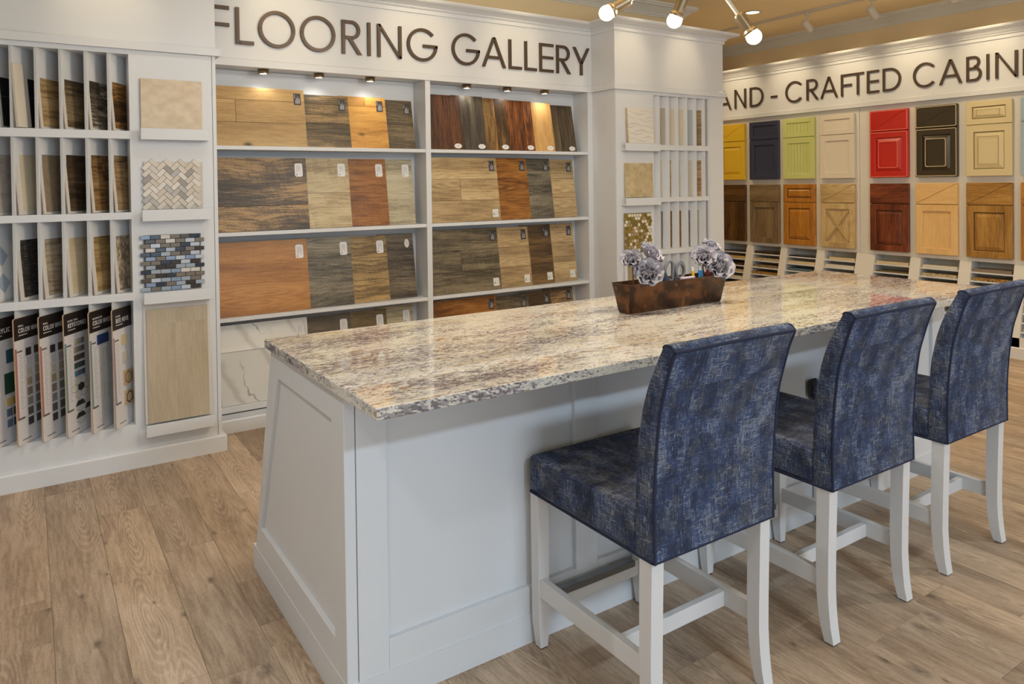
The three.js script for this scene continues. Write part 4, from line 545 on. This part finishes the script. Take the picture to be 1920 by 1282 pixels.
  put([[-6.1, -5.94], [-5.84, -5.635], [-5.586, -5.43], [-5.376, -5.196], [-5.099, -5.019], [-4.915, -4.707], [-4.663, -4.524], [-4.503, -4.312], [-4.277, -4.165], [-4.161, -4.04], [-4.008, -3.889], [-3.852, -3.679], [-3.568, -3.367], [-3.34, -3.148], [-3.114, -2.993], [-2.956, -2.929], [-2.888, -2.723], [-2.685, -2.567], [-2.545, -2.425], [-2.385, -2.25], [-2.23, -2.06]], ['HAND', '-', 'CRAFTED', 'CABINETRY'], (ch, [a, b], label) => { const m = mesh('sign_letter', letter(ch, b - a, HB), bronze, null, [XH - 0.004, 2.28, a]); m.rotation.y = -Math.PI / 2; tag(m, label, 'letter', 'letters of the cabinetry sign'); });
}

// ------------------------------------------------------------------ lamps on the ceiling
function trackHead(name, label, pos, aim, group, power = 1, cone = 0.46) {      // a cylinder head below the track, aimed at a point
  const t = thing(name, label, 'track light', pos, group), d = new THREE.Vector3(aim[0] - pos[0], aim[1] - (pos[1] - 0.12), aim[2] - pos[2]).normalize(), c = [0, -0.12, 0];
  mesh('stem', cyl([0, 0, 0], [0, -0.085, 0], 0.008), trackWhite, t); mesh('adapter', rbox(-0.03, 0.03, -0.02, 0.0, -0.014, 0.014, 0.003), trackWhite, t);
  const q = (k) => [c[0] + d.x * k, c[1] + d.y * k, c[2] + d.z * k];
  mesh('head', [cyl(q(-0.055), q(0.055), 0.03, 0.036, 28), cyl(q(-0.065), q(-0.055), 0.02, 0.03, 28)], trackWhite, t); mesh('lens', cyl(q(0.0552), q(0.057), 0.03, 0.03, 28), glow(WARM, 6), t);
  const L = new THREE.SpotLight(WARM, K.wash * power, 0, cone, 0.9); L.position.set(...q(0.075)); L.target.position.set(...q(1)); L.castShadow = true; L.shadow.radius = 1.5; t.add(L, L.target);
}
{
  const y = CEIL;
  const rail = (label, a, b) => { const t = mesh('light_track', rbox(Math.min(a[0], b[0]) - 0.017, Math.max(a[0], b[0]) + 0.017, y - 0.022, y, Math.min(a[1], b[1]) - 0.017, Math.max(a[1], b[1]) + 0.017, 0.002), trackWhite); tag(t, label, 'light track'); };
  rail('straight white light track on the ceiling before the cabinetry header', [6.1, -6.3], [6.1, 0.2]);
  rail('straight white light track on the ceiling before the flooring header', [-1.2, -3.72], [4.9, -3.72]);
  [-5.53, -4.86, -4.2, -3.57, -2.93, -2.3].forEach((z, i) => trackHead('track_light', `white cylinder track head, ${ORD[i]} from the partition on the cabinetry track`, [6.1, y - 0.022, z], [XH, 2.46, z], 'track heads aimed at the cabinetry header', 1.15, 0.56));
  [0.356, 1.356, 2.243, 3.048, 3.93, 4.53].forEach((x, i) => { const out = x < XU || x > XC0; trackHead('track_light', `white cylinder track head, ${ORD[i]} from the left on the flooring track`, [x, y - 0.022, -3.72], [x, 2.44, out ? ZL : ZH], 'track heads aimed at the flooring header', out ? 0.5 : 0.75); });
  [[5.7, -4.5, 1.6, 'round recessed downlight glowing beside the track before the cabinetry wall'], [5.8, -6.1, 1.6, 'unseen recessed downlight placed to light the passage end of the cabinet doors'], [5.7, -2.9, 1.7, 'unseen recessed downlight placed to light the cabinet doors beside the farthest stool'], [5.7, -1.3, 1.6, 'unseen recessed downlight placed to light the cabinetry wall right of the stools'], [4.0, -0.6, 2.0, 'unseen recessed downlight placed to light the floor behind the farthest stool'], [-0.55, -2.0, 1.9, 'unseen recessed downlight placed to light the island end and nearby floor'], [-0.7, -0.3, 1.5, 'unseen recessed downlight left of the camera, placed to light the left floor'], [1.0, -3.45, 0.5, 'unseen recessed downlight placed to light the aisle before the left bay'], [3.0, -3.45, 0.6, 'unseen recessed downlight placed to light the aisle before the right bay']].forEach(([x, z, k, label]) => {  // only the first is in view; the rest are unseen, placed to brighten
    const dl = thing('recessed_downlight', label, 'downlight', [x, CEIL, z], 'recessed downlights in the ceiling');
    mesh('trim_ring', new THREE.LatheGeometry([[0.06, 0], [0.085, 0], [0.085, -0.004], [0.062, -0.008], [0.06, -0.002]].map((p) => new THREE.Vector2(...p)), 32), trackWhite, dl); mesh('lens', new THREE.CylinderGeometry(0.06, 0.06, 0.003, 32), glow(WARM, 7), dl, [0, -0.0025, 0]);
    const L = new THREE.SpotLight(x > 5 ? WARM : COOL, K.down * k, 0, 1.15, 0.7); L.position.set(0, -0.012, 0); L.target.position.set(0, -1, 0); L.castShadow = true; L.shadow.radius = 2.5; dl.add(L, L.target);
  });
  // unseen ceiling lamp behind the camera, placed to throw the countertop edge's shadow
  const cp = thing('unseen_ceiling_lamp', 'unseen flat ceiling lamp behind the camera, placed to cast the countertop shadow', 'light', [1.2, CEIL, 1.95]);
  mesh('frame', rbox(-0.42, 0.42, -0.03, 0, -0.2, 0.2, 0.003), trackWhite, cp); mesh('diffuser', box(-0.38, 0.38, -0.033, -0.03, -0.16, 0.16), glow(DAY, 4), cp);
  const A = new THREE.RectAreaLight(DAY, K.panel, 0.76, 0.32); A.position.set(0, -0.04, 0); A.rotation.x = -Math.PI / 2; cp.add(A);
  // chandelier over the island
  const hub = [2.25, 2.33, -2.03], ch = thing('chandelier', 'white armed chandelier with bare round bulbs in brass sockets above the island', 'chandelier', hub);
  mesh('stem', cyl([0, 0, 0], [0, CEIL - hub[1], 0], 0.009), trackWhite, ch); mesh('hub', new THREE.SphereGeometry(0.05, 24, 16), nickel, ch); mesh('canopy', cyl([0, CEIL - hub[1] - 0.03, 0], [0, CEIL - hub[1], 0], 0.06, 0.07, 28), nickel, ch);
  const bulbs = [[1.924, 2.122, -2.216], [2.2, 2.105, -2.12], [2.4, 2.02, -1.89], [2.5, 2.46, -2.2], [2.02, 2.5, -1.9], [2.3, 2.56, -2.28]];
  for (const b of bulbs) {
    const v = new THREE.Vector3(b[0] - hub[0], b[1] - hub[1], b[2] - hub[2]), n = v.clone().normalize(), L = v.length(), at = (k) => n.clone().multiplyScalar(k).toArray();
    const arm = mesh('arm', cyl([0, 0, 0], at(L - 0.1), 0.0075), trackWhite, ch);
    mesh('socket', [cyl(at(L - 0.108), at(L - 0.098), 0.017, 0.022), cyl(at(L - 0.1), at(L - 0.036), 0.0225, 0.0225, 28), cyl(at(L - 0.036), at(L - 0.026), 0.0225, 0.029, 28), cyl(at(L - 0.026), at(L - 0.018), 0.029, 0.029, 28)], nickel, ch);
    mesh('bulb', new THREE.SphereGeometry(0.031, 24, 18), glow(NEUTRAL, 5), ch, at(L));
    const P = new THREE.PointLight(NEUTRAL, K.bulb * 0.35); P.position.set(...at(L)); P.castShadow = true; ch.add(P);
  }
}

// ------------------------------------------------------------------ the trough and what stands in it
{
  const cop = dtex(512, 128, [0.6, 0.15], (u, v) => { const a = fbm(u * 9, v * 3, 4), b = fbm(u * 22 + 9, v * 6 + 4, 4); let c = mix(toByte([44, 27, 14]), toByte([96, 60, 32]), sstep(0.3, 0.7, a)); return mix(c, toByte([138, 92, 54]), sstep(0.56, 0.78, b) * 0.6); });
  const copper = MT(cop, 0.38, { metalness: 0.45 });
  const Z = -2.245, t = thing('copper_trough', 'long brown copper trough planter on the granite countertop', 'planter', [2.297, 0.92, Z]);
  const loop = (w, d, y, r = 0.012) => { const p = []; for (const [sx, sz, a0] of [[1, 1, 0], [-1, 1, Math.PI / 2], [-1, -1, Math.PI], [1, -1, 1.5 * Math.PI]]) for (let k = 0; k <= 4; k++) { const a = a0 + k * Math.PI / 8; p.push([sx * (w / 2 - r) + r * Math.cos(a), y, sz * (d / 2 - r) + r * Math.sin(a)]); } return p; };
  const loops = [loop(0.545, 0.066, 0.0), loop(0.555, 0.072, 0.008), loop(0.585, 0.112, 0.118), loop(0.587, 0.114, 0.122), loop(0.58, 0.107, 0.122), loop(0.55, 0.07, 0.02)], v = [], n = loops[0].length;
  for (let i = 0; i < loops.length - 1; i++) for (let k = 0; k < n; k++) { const a = loops[i][k], b = loops[i][(k + 1) % n], c = loops[i + 1][(k + 1) % n], d = loops[i + 1][k]; v.push(...a, ...c, ...b, ...a, ...d, ...c); }
  for (const [i, f] of [[0, 1], [loops.length - 1, 0]]) for (let k = 1; k < n - 1; k++) { const a = loops[i][0], b = loops[i][k], c = loops[i][k + 1]; f ? v.push(...a, ...b, ...c) : v.push(...a, ...c, ...b); }
  const g = new THREE.BufferGeometry(); g.setAttribute('position', new THREE.Float32BufferAttribute(v, 3)); g.computeVertexNormals(); mesh('trough', toCreasedNormals(boxUV(g, 0.3), 0.6), copper, t);
  mesh('filler', box(-0.268, 0.268, 0.02, 0.085, -0.036, 0.036), M([70, 58, 46], 0.95), t).userData.label = 'brown moss filling';
  // fabric flowers: ruffled petals in rings round a bud
  const petalG = (L, W, cup, ruf, seed) => { const g = new THREE.PlaneGeometry(1, 1, 8, 7), p = g.attributes.position; for (let i = 0; i < p.count; i++) { const u = p.getX(i), s = p.getY(i) + 0.5, wd = W * (0.25 + 0.9 * Math.sin(Math.min(1, s * 1.05) * Math.PI * 0.62)) * (s > 0.85 ? 1 - (s - 0.85) * 1.6 : 1); const x = u * wd, y = s * L * (1 - 0.5 * u * u * s); const z = cup * (s * s * L) + ruf * s * Math.sin(u * 11 + seed) - 0.25 * wd * u * u; p.setXYZ(i, x, y, z); } g.computeVertexNormals(); return boxUV(g); };
  const felt = new THREE.MeshPhysicalMaterial({ color: alb([166, 161, 164]), roughness: 0.95, side: THREE.DoubleSide }), felt2 = new THREE.MeshPhysicalMaterial({ color: alb([152, 147, 158]), roughness: 0.95, side: THREE.DoubleSide }), stemM = M([122, 98, 60], 0.8), dry = M([168, 140, 92], 0.9);
  const PG = [petalG(0.056, 0.064, -0.3, 0.006, 0), petalG(0.048, 0.06, -0.1, 0.006, 1.3), petalG(0.04, 0.05, -0.35, 0.005, 2.2), petalG(0.032, 0.04, -0.5, 0.004, 0.7)];
  const flower = (label, x, y, z, s, tilt, turn) => {
    const f = thing('fabric_flower', label, 'flower', [x, y, z], 'fabric flowers in the trough');
    const h = new THREE.Group();
    f.rotation.set(0, 0, 0); const q = new THREE.Quaternion().setFromEuler(new THREE.Euler(tilt, turn, 0, 'YXZ'));
    [[8, 1.3, 0], [7, 0.95, 1], [6, 0.6, 2], [4, 0.22, 3]].forEach(([n, op, k], r) => { for (let i = 0; i < n; i++) { const a = (i + r * 0.5) / n * Math.PI * 2; const m = mesh('petal', PG[k], (i + r) % 3 ? felt : felt2, f); const qq = new THREE.Quaternion().setFromAxisAngle(new THREE.Vector3(0, 1, 0), a).multiply(new THREE.Quaternion().setFromAxisAngle(new THREE.Vector3(1, 0, 0), op)); m.quaternion.copy(q).multiply(qq); m.scale.setScalar(s); } });
    const c = mesh('bud', new THREE.SphereGeometry(0.011 * s, 14, 10), felt2, f); c.position.copy(new THREE.Vector3(0, 0.012 * s, 0).applyQuaternion(q));
    const d = new THREE.Vector3(0, -1, 0).applyQuaternion(q); mesh('stem', tube([[0, 0, 0], [d.x * 0.03, d.y * 0.03, d.z * 0.03], [d.x * 0.02, Math.min(-0.04, 0.995 - y), 0.5 * (Z - z)], [0, Math.min(-0.05, 0.985 - y), Z - z]], 0.0028, 14), stemM, f);
    return f;
  };
  flower('large open grey fabric flower at the front of the left bunch', 2.115, 1.072, -2.2, 1.25, 1.0, -0.6); flower('lilac grey fabric flower standing highest in the left bunch', 2.165, 1.14, -2.25, 1.15, 0.7, 0.4); flower('small grey fabric flower at the outer side of the left bunch', 2.07, 1.125, -2.245, 0.95, 0.7, -0.9);
  flower('large grey fabric flower drooping over the trough end', 2.53, 1.07, -2.2, 1.35, 1.0, -0.35); flower('grey fabric flower leaning left in the right bunch', 2.485, 1.11, -2.235, 1.15, 0.8, -0.7); flower('small lilac fabric flower at the top of the right bunch', 2.552, 1.15, -2.26, 0.9, 0.5, 0.2);
  // dried sprigs, one per bunch
  for (const [x, label] of [[2.15, 'dry straw-coloured filler sprig behind the left flowers'], [2.54, 'dry straw-coloured filler sprig behind the right flowers']]) { srand(Math.round(x * 100)); const s = thing('dried_sprig', label, 'sprig', [x, 1.0, -2.262]); for (let i = 0; i < 22; i++) { const a = rnd() * 6.28, r = 0.02 + rnd() * 0.035, h = 0.08 + rnd() * 0.07; mesh('twig', tube([[0, 0, 0], [Math.cos(a) * r * 0.4, h * 0.6, Math.sin(a) * r * 0.25], [Math.cos(a) * r, h, Math.sin(a) * r * 0.5]], 0.0012, 6, 4), dry, s); } }
  // scissors, ribbon, card, pens
  const grip = M([108, 108, 112], 0.45), sc = thing('scissors', 'grey handled scissors standing upright in the trough', 'scissors', [2.3, 1.0, -2.235]);
  mesh('handle', tube([[-0.012, 0.03, 0], [-0.045, 0.05, 0], [-0.052, 0.085, 0], [-0.03, 0.118, 0], [-0.006, 0.108, 0], [-0.006, 0.06, 0]], 0.0075, 40, 8, true), grip, sc); { const e = new THREE.Shape(); e.absellipse(0.038, 0.075, 0.031, 0.042, 0, Math.PI * 2); const i = new THREE.Path(); i.absellipse(0.04, 0.07, 0.019, 0.027, 0, Math.PI * 2); e.holes.push(i); mesh('handle', boxUV(extr(e, 0.012, 0.003, 2)).translate(0, 0, -0.006), grip, sc); }
  mesh('blade', [box(-0.016, -0.002, 0.0, 0.05, -0.0015, 0.0015), box(0.004, 0.022, 0.0, 0.05, 0.002, 0.004)], chrome, sc);
  const nv = mesh('navy_ribbon', (() => { const g = new THREE.PlaneGeometry(0.075, 0.05, 10, 4), p = g.attributes.position; for (let i = 0; i < p.count; i++) p.setZ(i, 0.012 * Math.sin(p.getX(i) * 140) + 0.01 * Math.sin(p.getY(i) * 90)); g.rotateX(-0.9); g.computeVertexNormals(); return boxUV(g); })(), M([34, 42, 66], 0.7, { side: THREE.DoubleSide }), null, [2.222, 1.042, -2.212]); tag(nv, 'crumpled navy ribbon beside the left flowers in the trough', 'ribbon');
  [[2.412, [206, 176, 40], 'yellow'], [2.436, [44, 120, 190], 'blue'], [2.463, [60, 160, 190], 'turquoise'], [2.485, [190, 30, 84], 'magenta'], [2.497, [180, 206, 110], 'lime green']].forEach(([x, c, nm], i) => { const p = thing('marker_pen', `${nm} marker pen standing in the copper trough`, 'pen', [x, 1.006, -2.225 + (i % 2) * 0.01], 'marker pens in the trough'); p.rotation.z = [0.1, -0.06, 0.05, -0.1, -0.16][i]; mesh('barrel', cyl([0, 0, 0], [0, 0.062, 0], 0.0065, 0.0065, 14), M(c, 0.35), p); mesh('cap', cyl([0, 0.062, 0], [0, 0.078 + (i % 2) * 0.004, 0], 0.0058, 0.0045, 14), M([206, 204, 200], 0.4), p); });
  const ti = thing('patterned_notepad', 'small pink and black patterned pad in the middle of the trough', 'pad', [2.36, 1.0, -2.212]); mesh('pages', rbox(-0.04, 0.04, 0, 0.046, -0.006, 0.006, 0.001), MT(ctex(64, 32, (x) => { x.fillStyle = '#e4d4e0'; x.fillRect(0, 0, 64, 32); x.fillStyle = '#5a4668'; for (let i = 0; i < 14; i++) x.fillRect((i * 23) % 60, (i * 11) % 28, 6, 3); x.fillStyle = '#d98cb2'; for (let i = 0; i < 8; i++) x.fillRect((i * 17 + 5) % 60, (i * 7 + 3) % 28, 5, 3); }), 0.6), ti);
}
renderer.render(scene, camera);
